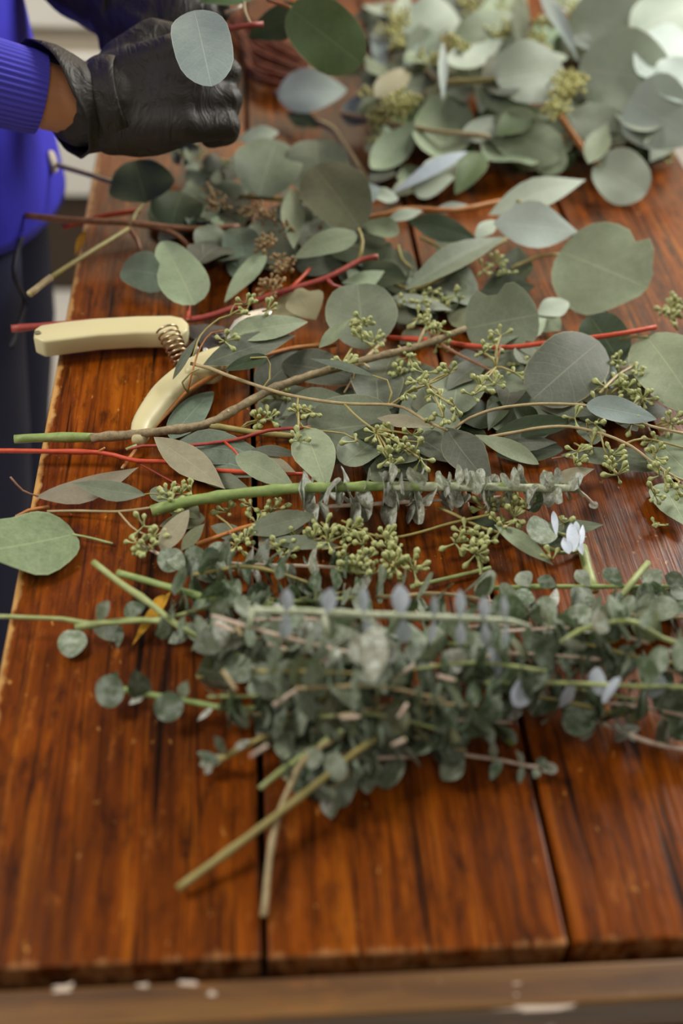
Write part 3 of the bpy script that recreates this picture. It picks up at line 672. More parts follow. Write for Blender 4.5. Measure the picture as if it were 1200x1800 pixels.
p = b.stem([(535, 893, .012), (600, 889, .013), (690, 884, .014), (790, 878, .014), (880, 874, .012)], 4, 3.4, 'pink', .25)
b.pairs(p, 14, 52, 44, 'frost', .02, .98, tilt=.2, jit=.5)
b.pairs(p, 5, 60, 50, 'frost', .05, .7, tilt=.4, jit=.5, phase=-1.2)
b = Branch('short sprig with round frosty green leaves left of the bud clusters', (400, 985))
p = b.stem([(250, 958, .008), (290, 978, .012), (345, 985, .014), (430, 992, .014), (540, 995, .012), (650, 1000, .01)], 3.4, 3.2, 'pink', .25)
for a in ((314, 985, 276, 985, 44, 'baby'), (318, 985, 362, 990, 56, 'babyd'), (362, 982, 408, 975, 52, 'baby'), (298, 965, 320, 1002, 30, 'baby')): b.leaf(*a, 'round', .014, .02, .8)
b.pairs(p, 9, 50, 46, 'frost', .38, .98, alt='babyd', altp=.5, tilt=.2)
b = Branch('little sprig with two big round leaves and bluish tip leaves', (950, 940))
b.stem([(1018, 966, .004), (985, 972, .006), (950, 955, .01), (900, 935, .01)], 4, 3, 'lime')
p = b.stem([(945, 915, .012), (960, 928, .014), (985, 938, .016), (1030, 945, .016)], 3, 2.2, 'lime', name='side_twig')
b.leaf(965, 920, 935, 948, 56, 'baby', 'round', .018, .02, .8); b.leaf(925, 885, 955, 878, 40, 'babyd', 'round', .012, .02, .6)
b.leaf(958, 945, 1000, 962, 26, 'babyd', 'ovate', .008, .008, .4)
for a in ((978, 945, 972, 898, 12), (990, 944, 1000, 974, 18), (1003, 918, 1008, 970, 22), (1012, 942, 1024, 976, 13), (1014, 945, 1012, 916, 12), (1024, 922, 1020, 962, 11)): b.leaf(*a, 'lilac', 'obov', .018, .02, .7)
b.stem([(1023, 962, .004), (1032, 1000, .006), (1045, 1040, .004)], 9, 9, 'lime', name='cut_stub')
# ------------------------------------------------------------------ front bundle of baby eucalyptus
GB = 'baby eucalyptus in the front bundle'
def cut(label, pts, r0, r1, m, nodes=3, npairs=0, s0=50, s1=40, tone='baby', **kw):
    b = Branch(label, (pts[len(pts) // 2][0], pts[len(pts) // 2][1]), 'baby_eucalyptus_sprig', 'sprig', GB)
    p = b.stem(pts, r0, r1, m, .12, nodes=nodes)
    if npairs: b.pairs(p, npairs, s0, s1, tone, **kw)
    return b
cut('slanting pale green cut stem with its tip nearest the lone round leaf', [(164, 988, .03), (210, 1024, .03), (265, 1062, .028), (322, 1106, .026), (420, 1150, .022), (560, 1185, .02), (700, 1200, .02)], 5.5, 4, 'lime', 3, 12, 54, 44, 'baby', t0=.30, alt='babyd')
cut('green cut stem with a white node above the slanting one', [(206, 1007, .018), (240, 1016, .018), (300, 1033, .02), (352, 1048, .022), (440, 1062, .024), (600, 1075, .02), (760, 1090, .02)], 6.5, 4, 'green', 3, 14, 52, 44, 'babyd', t0=.22, alt='baby')
cut('longest thin cut stem reaching past the left table edge', [(-10, 1083, .016), (60, 1086, .016), (110, 1088, .016), (170, 1096, .016), (300, 1086, .02), (352, 1070, .022), (480, 1060, .024), (640, 1050, .022)], 4, 3.6, 'lime', 4, 12, 50, 44, 'baby', t0=.5, alt='babyd')
b = cut('pale cut stem lying beside the longest thin stem with three lone leaves', [(132, 1102, .014), (200, 1093, .016), (250, 1090, .018), (310, 1096, .02), (420, 1110, .018)], 6, 4.5, 'lime', 3)
b.leaf(170, 1092, 192, 1056, 26, 'baby', 'obov', .014, .03, .6); b.leaf(162, 1098, 214, 1120, 34, 'baby', 'round', .012, .004, .4); b.leaf(212, 1098, 206, 1142, 16, 'babyd', 'lance', .012, .006, .5); b.leaf(218, 1080, 258, 1062, 28, 'babyd', 'ovate', .014, .02, .5); b.leaf(290, 1100, 290, 1124, 34, 'babyd', 'round', .014, .006, .5); b.leaf(330, 1112, 296, 1130, 24, 'baby', 'ovate', .014, .01, .5)
b = Branch('small lone round leaf on bare wood at the left front', (127, 1131), 'loose_leaf', 'leaf'); b.leaf(132, 1108, 122, 1156, 50, 'baby', 'round', .002, .004, .5)
b = cut('short cut-end sprig with broad dark leaves farthest left in front', [(206, 1210, .012), (270, 1222, .014), (330, 1232, .016), (375, 1241, .018), (440, 1247, .02), (560, 1240, .02)], 6, 4.5, 'green', 3, 6, 50, 46, 'babyd', t0=.55)
for a in ((218, 1210, 168, 1222, 58, 'babyd', 'round', .014, .012, .6), (250, 1228, 236, 1176, 44, 'babyd', 'ovate', .012, .03, .6), (254, 1222, 226, 1238, 14, 'frost', 'lance', .014, .012, .5), (318, 1225, 276, 1260, 50, 'babyd', 'round', .018, .012, .6), (318, 1225, 330, 1195, 22, 'baby', 'lance', .018, .03, .6), (200, 1200, 206, 1180, 22, 'babyd', 'ovate', .01, .02, .5), (375, 1243, 346, 1268, 10, 'frost', 'lance', .018, .012, .5)): b.leaf(*a)
b = cut('olive cut stem with a leafy tip pointing to the lower left', [(385, 1336, .014), (430, 1312, .016), (480, 1286, .018), (540, 1245, .022), (612, 1204, .026), (700, 1160, .028)], 6, 5, 'olive', 3)
for a in ((400, 1330, 350, 1345, 22, 'baby', 'obov', .012, .008), (395, 1326, 376, 1294, 18, 'baby', 'obov', .014, .03), (380, 1338, 346, 1322, 18, 'babyd', 'ovate', .012, .01), (372, 1340, 360, 1362, 16, 'frost', 'ovate', .012, .004), (410, 1318, 440, 1300, 14, 'frost', 'lance', .016, .02)): b.leaf(*a)
cut('short yellow-green cut stub pointing down beside the plank gap', [(456, 1386, .02), (490, 1358, .022), (525, 1333, .024), (575, 1300, .028), (660, 1250, .03)], 5, 5, 'lime', 2, 5, 44, 40, 'baby', t0=.5)
cut('longest olive cut stem slanting far down the left front plank', [(312, 1562, .006), (400, 1498, .012), (490, 1430, .02), (560, 1375, .026), (640, 1312, .03), (720, 1270, .032), (820, 1230, .03)], 7.5, 5, 'olive', 4, 6, 50, 44, 'baby', t0=.55)
cut('olive cut stem pointing straight down along the dark plank gap', [(464, 1610, .004), (470, 1540, .006), (478, 1480, .012), (492, 1425, .018), (512, 1378, .022), (535, 1335, .026), (600, 1290, .028)], 6, 5.5, 'tan', 3, 3, 46, 42, 'baby', t0=.7)
cut('thick bright green cut stub pointing right in front of the bundle', [(902, 1307, .008), (865, 1275, .016), (815, 1240, .024), (740, 1200, .03)], 7.5, 6.5, 'green', 2, 3, 50, 50, 'babyd', t0=.5)
b = cut('trailing sprig with small leaf tufts whose tip ends near right plank gap', [(690, 1300, .018), (740, 1305, .016), (812, 1326, .012), (880, 1336, .01), (930, 1347, .008), (968, 1349, .008)], 4.4, 2.6, 'pink', 2)
for a in ((815, 1328, 770, 1300, 60, 'babyd', 'round', .016, .026), (775, 1370, 815, 1330, 44, 'baby', 'ellip', .006, .016), (878, 1334, 862, 1372, 20, 'babyd', 'ovate', .012, .004), (868, 1332, 864, 1300, 16, 'baby', 'ovate', .012, .024), (918, 1345, 912, 1380, 12, 'babyd', 'lance', .01, .004), (920, 1342, 905, 1318, 12, 'frost', 'lance', .01, .02), (948, 1348, 958, 1334, 24, 'babyd', 'round', .01, .016), (952, 1350, 980, 1352, 20, 'frost', 'round', .01, .01), (945, 1352, 938, 1368, 16, 'baby', 'ovate', .008, .004)): b.leaf(*a)

b = cut('raised pale sprig of bluish leaves seen edge-on along the bundle top', [(436, 1073, .075), (520, 1075, .075), (600, 1078, .076), (705, 1082, .076), (800, 1086, .074), (900, 1092, .07), (930, 1102, .066)], 6.5, 5, 'frost', 6)
for u, dv, w_ in ((503, -42, 24), (575, -46, 28), (640, -52, 18), (705, -58, 32), (762, -40, 14), (808, -52, 20), (850, -42, 21), (888, -46, 13)):
    y = 1074 + (u - 440) * .04
    b.leaf(u, y, u + R.uniform(-4, 8), y + dv, w_, 'lilac', 'obov', .076, .09, .8, bend=.05); b.leaf(u + 2, y + 2, u + R.uniform(-8, 10), y + 46, w_ * .9, 'lilac' if R.random() < .6 else 'baby', 'obov', .076, .06, .8)
b.stem([(443, 1074, .075), (441, 1104, .07)], 6, 5, 'frost', name='cut_stub'); b.stem([(570, 1079, .075), (578, 1116, .07)], 6, 5, 'frost', name='cut_stub')
b.leaf(660, 1090, 655, 1200, 50, 'frost', 'ellip', .07, .06, .7); b.leaf(610, 1140, 700, 1150, 60, 'frost', 'round', .06, .062, .7); b.leaf(620, 1190, 690, 1180, 44, 'baby', 'round', .055, .06, .7); b.leaf(560, 1120, 640, 1150, 66, 'baby', 'round', .05, .055, .7)

b = cut('thin green sprig with single leaf pairs along the back of the bundle', [(840, 1035, .01), (905, 1032, .014), (1000, 1031, .016), (1100, 1031, .016), (1260, 1030, .016)], 4.2, 3.6, 'green', 4)
for a in ((930, 1032, 912, 1006, 34, 'baby'), (926, 1034, 914, 1066, 40, 'babyd'), (978, 1030, 944, 1018, 26, 'babyd'), (978, 1034, 968, 1076, 18, 'frost'), (1036, 1032, 1012, 1002, 26, 'baby'), (1035, 1034, 1012, 1065, 46, 'babyd'), (1095, 1030, 1060, 1000, 30, 'babyd'), (1090, 1036, 1086, 1070, 14, 'babyd'), (1160, 1034, 1135, 1002, 40, 'baby'), (1160, 1036, 1120, 1060, 46, 'babyd'), (1163, 1040, 1150, 1080, 24, 'baby'), (1205, 1028, 1168, 1012, 30, 'babyd'), (1205, 1036, 1180, 1050, 30, 'babyd')): b.leaf(*a, 'obov', .018, .02, .6)
b = Branch('green cut stub crossing the thin sprig at the back right', (1110, 1020), 'cut_stem', 'stem'); b.stem([(1138, 990, .008), (1110, 1024, .022), (1082, 1062, .012)], 6, 6, 'lime', nodes=2)
b = Branch('thin dry green stem lying alone across the planks before the bud clusters', (780, 1020), 'cut_stem', 'stem'); b.stem([(720, 1032, .004), (780, 1018, .004), (862, 998, .004)], 4, 3.4, 'lime', nodes=5)
cut('bowed yellow-green stem arching over the right end of the bundle', [(985, 1130, .05), (1020, 1108, .055), (1080, 1093, .058), (1120, 1095, .056), (1165, 1122, .052), (1260, 1148, .048)], 4.5, 4, 'lime', 3, 6, 54, 48, 'baby', alt='frost')
cut('straight sprig with grey-green leaf pairs across the right front', [(850, 1200, .04), (920, 1199, .042), (1000, 1201, .044), (1115, 1206, .044), (1260, 1209, .044)], 4.2, 4, 'lime', 4, 7, 64, 60, 'babyd', alt='lilac', altp=.25, tilt=-.5)
b = cut('tan sprig with pale curling leaves nearest the right edge', [(925, 1222, .012), (985, 1240, .014), (1070, 1276, .014), (1150, 1307, .014), (1260, 1325, .012)], 4.2, 4, 'pink', 4, 6, 56, 54, 'frost', alt='baby', tilt=-.4)
cut('slender sprig with small leaves between arching and straight stems', [(1000, 1128, .034), (1060, 1138, .036), (1120, 1155, .036), (1260, 1178, .034)], 3.4, 3, 'olive', 4, 6, 50, 46, 'baby', alt='babyd')
b = cut('flower-like olive tuft of rounded leaves on the right of bundle', [(960, 1100, .03), (1040, 1085, .03), (1140, 1080, .03)], 3, 3, 'olive', 2)
for a in ((1000, 1090, 1040, 1072, 40, 'baby'), (1060, 1085, 1090, 1070, 36, 'olive'), (1040, 1090, 1020, 1110, 30, 'baby'), (1140, 1080, 1190, 1060, 44, 'baby'), (955, 1110, 1000, 1120, 60, 'baby'), (960, 1120, 920, 1130, 50, 'babyd')): b.leaf(*a, 'round', .036, .04, .6)
b.pairs(b.paths[0][0], 5, 52, 50, 'baby', alt='olive')

# the sprigs that fill the heap
spr = [((340, 1010), (560, 1030), .02), ((360, 1045), (640, 1035), .014), ((345, 1120), (600, 1110), .03), ((360, 1150), (640, 1140), .02), ((345, 1190), (620, 1180), .02),
       ((365, 1225), (640, 1200), .03), ((400, 1255), (660, 1235), .022), ((450, 1290), (720, 1260), .018), ((500, 1310), (730, 1330), .014), ((560, 1260), (800, 1290), .03),
       ((590, 1260), (840, 1240), .04), ((600, 1170), (860, 1190), .036), ((620, 1130), (900, 1150), .034), ((660, 1050), (940, 1075), .014), ((760, 1110), (1020, 1130), .03),
       ((800, 1150), (1060, 1160), .03), ((820, 1180), (1120, 1230), .022), ((860, 1220), (1100, 1260), .016), ((940, 1165), (1260, 1200), .028), ((980, 1090), (1260, 1090), .016),
       ((1000, 1070), (1260, 1055), .012), ((1020, 1230), (1260, 1270), .016), ((420, 1090), (700, 1120), .04), ((440, 1180), (700, 1190), .045), ((520, 1210), (780, 1230), .05), ((700, 1180), (960, 1180), .05), ((760, 1260), (900, 1270), .02), ((640, 1290), (820, 1320), .02), ((500, 1370), (640, 1350), .008), ((560, 1400), (640, 1330), .01), ((880, 1110), (1140, 1130), .04), ((540, 1350), (660, 1300), .012)]
rows = [('back', 1078), ('second', 1128), ('third', 1172), ('fourth', 1212), ('fifth', 1262), ('foremost', 9999)]
ORD = ['first'] + [w_ for w_ in 'second third fourth fifth sixth seventh eighth ninth tenth eleventh twelfth'.split()]
def row_of(q): return next(n for n, y in rows if (q[0][1] + q[1][1]) / 2 < y)
spr.sort(key=lambda q: q[0][0] + q[1][0])
cnt = {}
for i, (a, c, h) in enumerate(spr):
    rw = row_of((a, c)); k = cnt.get(rw, 0); cnt[rw] = k + 1
    LEAD = 'baby eucalyptus sprig, %s from the left in the front bundle\'s %s row' % (ORD[k], rw)
    b = Branch(LEAD, ((a[0] + c[0]) / 2, (a[1] + c[1]) / 2), 'baby_eucalyptus_sprig', 'sprig', GB)
    mx, my = (a[0] + c[0]) / 2 + R.uniform(-20, 20), (a[1] + c[1]) / 2 + R.uniform(-24, 16)
    rev = R.random() < .5
    pts = [(a[0], a[1], h), (mx, my, h + R.uniform(-.004, .012)), (c[0], c[1], h)]
    if rev: pts.reverse()
    m = R.choice(['pink', 'tan', 'olive', 'lime', 'tan']); p = b.stem(pts, 3.8, 2.6, m, nodes=4)
    b.pairs(p, 8, 66, 50, 'babyd' if (i % 3 == 0 or a[0] > 740) else 'baby', .03, .99, skip=.22 if a[0] > 740 else .0, alt=R.choice(['frost', 'baby', 'olive', 'babyd']), altp=.3, tilt=R.uniform(.2, .8), jit=.6)  # darker tone on right-hand sprigs puts the heap's inner shade into leaf colour

# pale snapped side stems showing on top of the heap
b = Branch('pale snapped sprig with many bare stubs on the front heap', (540, 1150), 'baby_eucalyptus_sprig', 'sprig', GB)
p = b.stem([(372, 1082, .05), (470, 1112, .056), (580, 1140, .056), (700, 1165, .052)], 3.6, 3.2, 'pink', nodes=4)
for q in (((378, 1096), (412, 1110)), ((414, 1096), (424, 1116)), ((472, 1132), (502, 1142)), ((392, 1180), (414, 1212)), ((690, 1196), (728, 1168)), ((560, 1165), (592, 1150)), ((480, 1240), (522, 1212)), ((600, 1262), (632, 1260)), ((700, 1262), (716, 1236)), ((770, 1188), (800, 1196)), ((690, 1310), (712, 1300)), ((440, 1330), (470, 1310)), ((840, 1170), (862, 1150))):
    b.stem([(q[0][0], q[0][1], .05), (q[1][0], q[1][1], .055)], 4.2, 3.4, R.choice(['pink', 'tan', 'pink']), name='side_twig')
b.pairs(p, 7, 44, 38, 'frost', alt='baby', altp=.5, tilt=.4)
# ------------------------------------------------------------------ rear left heap (y 230-560)
b = Branch('brown stems with dark leaves, cut ends sticking out past the table edge', (230, 395))
b.stem([(45, 379, .03), (100, 385, .03), (150, 388, .03), (230, 392, .028), (330, 402, .02), (420, 398, .016)], 6, 5, 'brown')
b.stem([(230, 393, .028), (300, 408, .02), (340, 440, .012)], 4.5, 4, 'brown', name='side_twig'); b.stem([(228, 395, .028), (240, 372, .032), (256, 352, .036)], 4, 3, 'olive', name='petiole')
b.stem([(226, 400, .028), (240, 420, .022), (248, 444, .016)], 4, 3, 'brown', name='petiole')
b.leaf(258, 356, 236, 282, 118, 'deep', 'heart', .036, .05, .8); b.leaf(300, 400, 320, 338, 92, 'deep', 'round', .02, .03, .7)
b.leaf(213, 474, 318, 492, 72, 'teal', 'round', .012, .012, .35); b.leaf(342, 536, 285, 424, 84, 'sage', 'heart', .02, .034, .5, bites=((.62, 1, .3, .1),))
b.leaf(350, 425, 408, 396, 26, 'olive', 'lance', .014)
b = Branch('olive cut stem with a thicker pale end hanging over the table edge', (130, 460))
b.stem([(52, 517, .034), (90, 487, .034)], 6.5, 6, 'tan', name='stem_end'); b.stem([(86, 490, .034), (130, 461, .034), (225, 402, .03)], 4.5, 4, 'olive')
b = Branch('thin crimson stem behind the brown ones at the table edge', (190, 380)); b.stem([(110, 400, .016), (145, 390, .018), (190, 378, .02), (246, 370, .02)], 5, 5, 'red')
b = Branch('thin pale olive stem under the glove at the table edge', (160, 308)); b.stem([(100, 290, .03), (160, 308, .03), (205, 322, .03), (290, 340, .03)], 5, 4.5, 'tan')
b = Branch('long crimson forked stem passing behind the cream pruner handle', (420, 540))
p = b.stem([(20, 578, .012), (130, 568, .012), (200, 564, .01), (335, 562, .01), (420, 538, .016), (500, 512, .024), (575, 488, .03), (635, 457, .034), (664, 452, .036)], 6, 5, 'crimson', nodes=3)
b.stem([(510, 508, .024), (530, 488, .026), (545, 472, .026)], 3.5, 3, 'red', name='side_twig'); b.stem([(574, 489, .03), (585, 502, .026), (604, 507, .022)], 4, 3, 'crimson', name='side_twig')
b.stem([(631, 457, .034), (637, 425, .042), (630, 402, .046)], 3.6, 3, 'olive', name='petiole'); b.stem([(331, 562, .012), (332, 535, .016), (335, 500, .02)], 3.6, 3, 'red', name='petiole')
b.leaf(632, 400, 552, 292, 112, 'olive', 'round', .046, .05, .7, bend=.03); b.leaf(628, 413, 516, 454, 44, 'sage', 'ovate', .044, .03, .5, bend=.08)
b.leaf(516, 438, 512, 328, 42, 'sage', 'lance', .03, .036, .6)
b.leaf(466, 446, 394, 532, 34, 'sage', 'ovate', .03, .016, .5); b.leaf(555, 562, 520, 508, 70, 'khaki', 'obov', .012, .026, .6, bites=((.8, -1, .5, .12),)); b.leaf(480, 556, 548, 530, 50, 'khaki', 'ellip', .01, .014, .4)
b = Branch('branch with two broad overlapping dusty green leaves behind the seed heads', (530, 330))
b.stem([(420, 345, .02), (480, 350, .024), (540, 352, .03), (600, 340, .03)], 4, 3, 'olive')
b.leaf(455, 345, 486, 246, 116, 'grey', 'round', .03, .05, .7, bend=.04); b.leaf(560, 352, 556, 246, 108, 'grey', 'round', .026, .05, .7, bend=.04)
b.leaf(420, 248, 490, 232, 30, 'pale', 'ellip', .03, .034, .4); b.leaf(440, 270, 400, 320, 40, 'dark', 'ellip', .02)
b.leaf(420, 400, 430, 472, 66, 'teal', 'round', .02, .012, .5); b.leaf(360, 330, 372, 350, 34, 'sage', 'ellip', .02, .016, .5); b.leaf(335, 315, 365, 352, 32, 'sage', 'ovate', .03, .026, .5)
for u, v, r, n in ((465, 380, 28, 40), (465, 432, 24, 36), (492, 466, 26, 36), (478, 502, 24, 36), (380, 362, 24, 30), (435, 375, 20, 24), (370, 340, 18, 20), (500, 405, 14, 14)): b.seeds(u, v, .034, r, n, 'b', .75, stuff=True)
b.fill([(330, 300), (430, 300), (430, 480), (380, 510), (350, 480), (330, 420)], 12, 50, 80, ['grey', 'teal', 'dark', 'sage'], .004, .02)
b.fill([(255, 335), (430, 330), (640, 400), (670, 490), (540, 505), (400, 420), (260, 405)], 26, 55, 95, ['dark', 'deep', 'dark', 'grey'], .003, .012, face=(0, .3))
b.fill([(280, 260), (420, 240), (420, 320), (300, 330)], 12, 26, 50, ['baby', 'dark', 'grey', 'dark'], .006, .03)
for u, v in ((320, 275), (350, 265), (300, 262), (400, 300)): b.seeds(u, v, .02, 20, 18, 'g', .7, stuff=True)
b = Branch('rust to orange stem with slim leaves along the clearing', (760, 370))
b.stem([(560, 402, .02), (630, 386, .024), (680, 376, .028), (720, 367, .03), (800, 370, .03), (860, 358, .03), (925, 345, .028)], 4.5, 5, 'orange', nodes=3)
b.leaf(858, 378, 1030, 316, 54, 'pale', 'lance', .024, .034, .55); b.leaf(866, 392, 1017, 408, 84, 'white', 'lance', .036, .028, .65, fold=.06)
b.stem([(905, 350, .03), (925, 362, .034), (932, 372, .036)], 3, 2.5, 'olive', name='petiole')
b.leaf(700, 412, 636, 392, 38, 'sage', 'ovate', .03, .028, .4); b.leaf(680, 388, 745, 370, 22, 'pale', 'lance', .026, .03, .5); b.leaf(760, 372, 830, 362, 20, 'white', 'lance', .026, .028, .6)
b.leaf(615, 352, 668, 330, 44, 'blue', 'ovate', .024, .03, .5); b.leaf(650, 350, 610, 320, 34, 'blue', 'ellip', .02, .03, .5); b.leaf(700, 350, 650, 340, 26, 'pale', 'ellip', .02, .026, .5)
b = Branch('long-leaved dark branch in the shaded hollow behind the seeded heap', (780, 450))
b.stem([(640, 470, .016), (720, 508, .016), (790, 480, .02), (890, 420, .02)], 3.5, 3, 'olive')
b.leaf(716, 388, 842, 424, 48, 'deep', 'lance', .034, .026, .5); b.leaf(712, 510, 890, 416, 46, 'grey', 'lance', .026, .028, .45, fold=.35); b.leaf(760, 470, 838, 440, 34, 'dark', 'lance', .016)
b.leaf(835, 420, 872, 388, 28, 'pale', 'ellip', .022, .028, .5); b.leaf(668, 445, 735, 490, 50, 'grey', 'ovate', .016, .014, .4); b.leaf(600, 498, 710, 484, 26, 'sage', 'lance', .02, .016, .5)
b.leaf(686, 524, 796, 546, 26, 'pale', 'lance', .022, .02, .5); b.leaf(680, 470, 640, 430, 60, 'grey', 'ellip', .014); b.leaf(520, 470, 620, 450, 60, 'dark', 'ovate', .008, .012, .4)
b.stem([(700, 432, .022), (706, 455, .02), (724, 472, .018)], 2.5, 2, 'olive', name='petiole'); b.stem([(738, 418, .022), (768, 432, .02), (792, 452, .018)], 3, 2.4, 'olive', name='petiole')
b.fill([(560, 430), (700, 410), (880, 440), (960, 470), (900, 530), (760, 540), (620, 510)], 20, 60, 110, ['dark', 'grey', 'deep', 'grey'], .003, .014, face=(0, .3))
for u, v in ((760, 512), (740, 530), (870, 462), (850, 475), (890, 480), (800, 520)): b.seeds(u, v, .024, 16, 8, 'g', .9, stuff=True)
b = Branch('branch with a huge notched pale leaf lying on the bare orange wood', (1060, 470))
b.stem([(900, 470, .012), (950, 450, .014), (985, 447, .016)], 3, 2.6, 'olive')
b.leaf(984, 442, 1138, 506, 172, 'sage', 'round', .016, .014, .5, bend=.02, fold=.05, bites=((.60, 1, .26, .06), (.92, 1, .3, .05), (.93, -1, .2, .08)))
b.leaf(945, 552, 1000, 532, 38, 'pale', 'ellip', .01, .014, .45); b.leaf(985, 580, 940, 556, 40, 'sage', 'ellip', .006)

# ------------------------------------------------------------------ rear right pile (garland of mixed eucalyptus)
def pile(label, base, stempts, leaves, m='olive', fl=None, seeds=()):
    b = Branch(label, base)
    b.stem(stempts, 5, 4, m, nodes=3)
    for a in leaves: b.leaf(*a)
    if fl: b.fill(*fl)
    for u, v, h, r, n in seeds: b.seeds(u, v, h, r, n, 'y', 1.0, stuff=True)
    return b
pile('pale pointed leaf on a cut stub left of the rear pile', (550, 165), [(482, 163, .022), (520, 165, .024), (560, 168, .022)], [(488, 170, 610, 158, 78, 'white', 'ovate', .026, .03, .55), (655, 185, 612, 195, 10, 'sage', 'lance', .02), (612, 178, 646, 214, 62, 'blue', 'round', .026, .014, .7), (560, 225, 500, 200, 30, 'deep', 'lance', .012), (640, 130, 560, 120, 30, 'olive', 'lance', .02)], 'tan')
pile('front left branch of the rear pile with cupped grey-lilac leaves', (760, 250), [(600, 200, .02), (680, 215, .03), (760, 230, .035), (860, 240, .04)],
     [(728, 215, 652, 296, 60, 'sage', 'ellip', .04, .02, .5, -.12), (790, 165, 770, 278, 108, 'sage', 'round', .05, .026, .6, -.12, .25), (812, 245, 895, 212, 42, 'pale', 'ovate', .034, .04, .5), (800, 275, 736, 348, 56, 'pale', 'round', .024, .014, .5), (822, 266, 688, 342, 26, 'lilac', 'lance', .036, .02, .5), (846, 268, 800, 342, 50, 'green', 'ovate', .03, .014, .6), (740, 320, 680, 350, 30, 'sage', 'lance', .016), (690, 290, 650, 320, 40, 'dark', 'ellip', .012)],
     'tan', ([(640, 180), (760, 180), (840, 260), (760, 320), (680, 290)], 14, 50, 90, ['dark', 'sage', 'grey', 'green'], .006, .03), ((660, 215, .03, 22, 40), (712, 180, .05, 34, 60), (690, 195, .045, 26, 40), (665, 250, .02, 16, 26), (640, 170, .03, 18, 24)))
pile('branch with a broad pale heart leaf on top of the rear pile', (900, 150), [(780, 145, .06), (830, 143, .066), (872, 140, .07), (900, 138, .07)],
     [(872, 143, 990, 122, 116, 'pale', 'round', .072, .07, .75, .03), (848, 150, 935, 205, 62, 'sage', 'ovate', .06, .045, .6), (788, 112, 885, 68, 46, 'pale', 'ovate', .07, .07, .6, -.08), (778, 176, 778, 72, 17, 'white', 'lance', .075, .09, .7), (660, 172, 722, 122, 44, 'khaki', 'ovate', .05, .055, .6)],
     'olive', ([(720, 60), (880, 60), (900, 180), (760, 200), (690, 150)], 18, 50, 90, ['grey', 'sage', 'pale', 'dark'], .02, .055), ((800, 85, .07, 28, 50), (770, 105, .06, 24, 40), (1000, 150, .07, 36, 60), (975, 195, .06, 26, 44), (985, 170, .065, 26, 40), (745, 115, .055, 20, 30)))
pile('front branch of the rear pile with broad wavy green leaves', (920, 250), [(830, 240, .03), (900, 245, .03), (1000, 240, .03)],
     [(858, 218, 986, 276, 92, 'sage', 'round', .04, .026, .55, .02, .1, .3), (990, 300, 930, 260, 60, 'sage', 'round', .016, .024, .5), (870, 240, 950, 190, 46, 'green', 'lance', .04, .05, .5), (960, 200, 1000, 250, 50, 'grey', 'ovate', .03, .02, .5)],
     'tan', ([(840, 190), (1000, 190), (1010, 290), (880, 290)], 14, 60, 90, ['dark', 'grey', 'green', 'sage'], .006, .026))
b = Branch('stem with one round pale leaf drooping off the rear pile', (1060, 280)); b.stem([(985, 205, .04), (1005, 235, .036), (1030, 268, .03), (1052, 292, .026)], 5.5, 5, 'orange', nodes=2)
b.leaf(1046, 286, 1136, 340, 96, 'pale', 'round', .028, .012, .6, bend=.03); b.leaf(1010, 262, 1070, 282, 20, 'dark', 'lance', .016)
pile('right end branch of the rear pile with very large whitish leaves', (1110, 170), [(960, 120, .05), (1060, 140, .055), (1160, 150, .06), (1230, 150, .06)],
     [(1016, 120, 1180, 150, 150, 'pale', 'round', .07, .065, .7), (1003, 205, 1105, 240, 72, 'pale', 'round', .045, .03, .6), (1105, 175, 1225, 245, 130, 'white', 'heart', .065, .04, .7), (1120, 130, 1215, 70, 100, 'white', 'round', .075, .085, .7), (1150, 160, 1225, 130, 90, 'white', 'round', .075, .08, .7), (1080, 270, 1180, 280, 40, 'deep', 'lance', .01)],
     'olive', ([(1000, 60), (1210, 60), (1210, 260), (1040, 260)], 18, 70, 110, ['pale', 'sage', 'green', 'grey'], .012, .05), ((1165, 272, .012, 30, 40), (1060, 250, .02, 26, 30)))
pile('topmost branch of the rear pile under a broad pale leaf', (1060, 50), [(900, 40, .06), (1000, 40, .066), (1150, 50, .07)],
     [(1006, 20, 1140, 60, 110, 'pale', 'round', .085, .08, .7), (1110, 60, 1215, 10, 96, 'pale', 'round', .085, .095, .7), (948, -12, 1018, 112, 28, 'white', 'lance', .10, .07, .7, .12), (800, 70, 912, 40, 66, 'sage', 'round', .07, .075, .6), (915, 85, 910, -12, 34, 'grey', 'lance', .07, .08, .6), (1060, 60, 1120, 110, 60, 'green', 'ovate', .06, .05, .6), (1040, 90, 1010, 60, 30, 'white', 'obov', .07, .075, .6), (1070, 70, 1100, 90, 30, 'white', 'ovate', .075, .07, .6)],
     'olive', ([(880, -20), (1210, -20), (1210, 100), (960, 130), (880, 100)], 22, 60, 100, ['pale', 'sage', 'grey', 'green'], .02, .065), ((870, 60, .07, 34, 50), (965, 40, .075, 30, 50), (1010, 20, .075, 28, 40), (940, 75, .07, 24, 36), (1020, 50, .07, 26, 36), (880, 30, .07, 30, 40)))
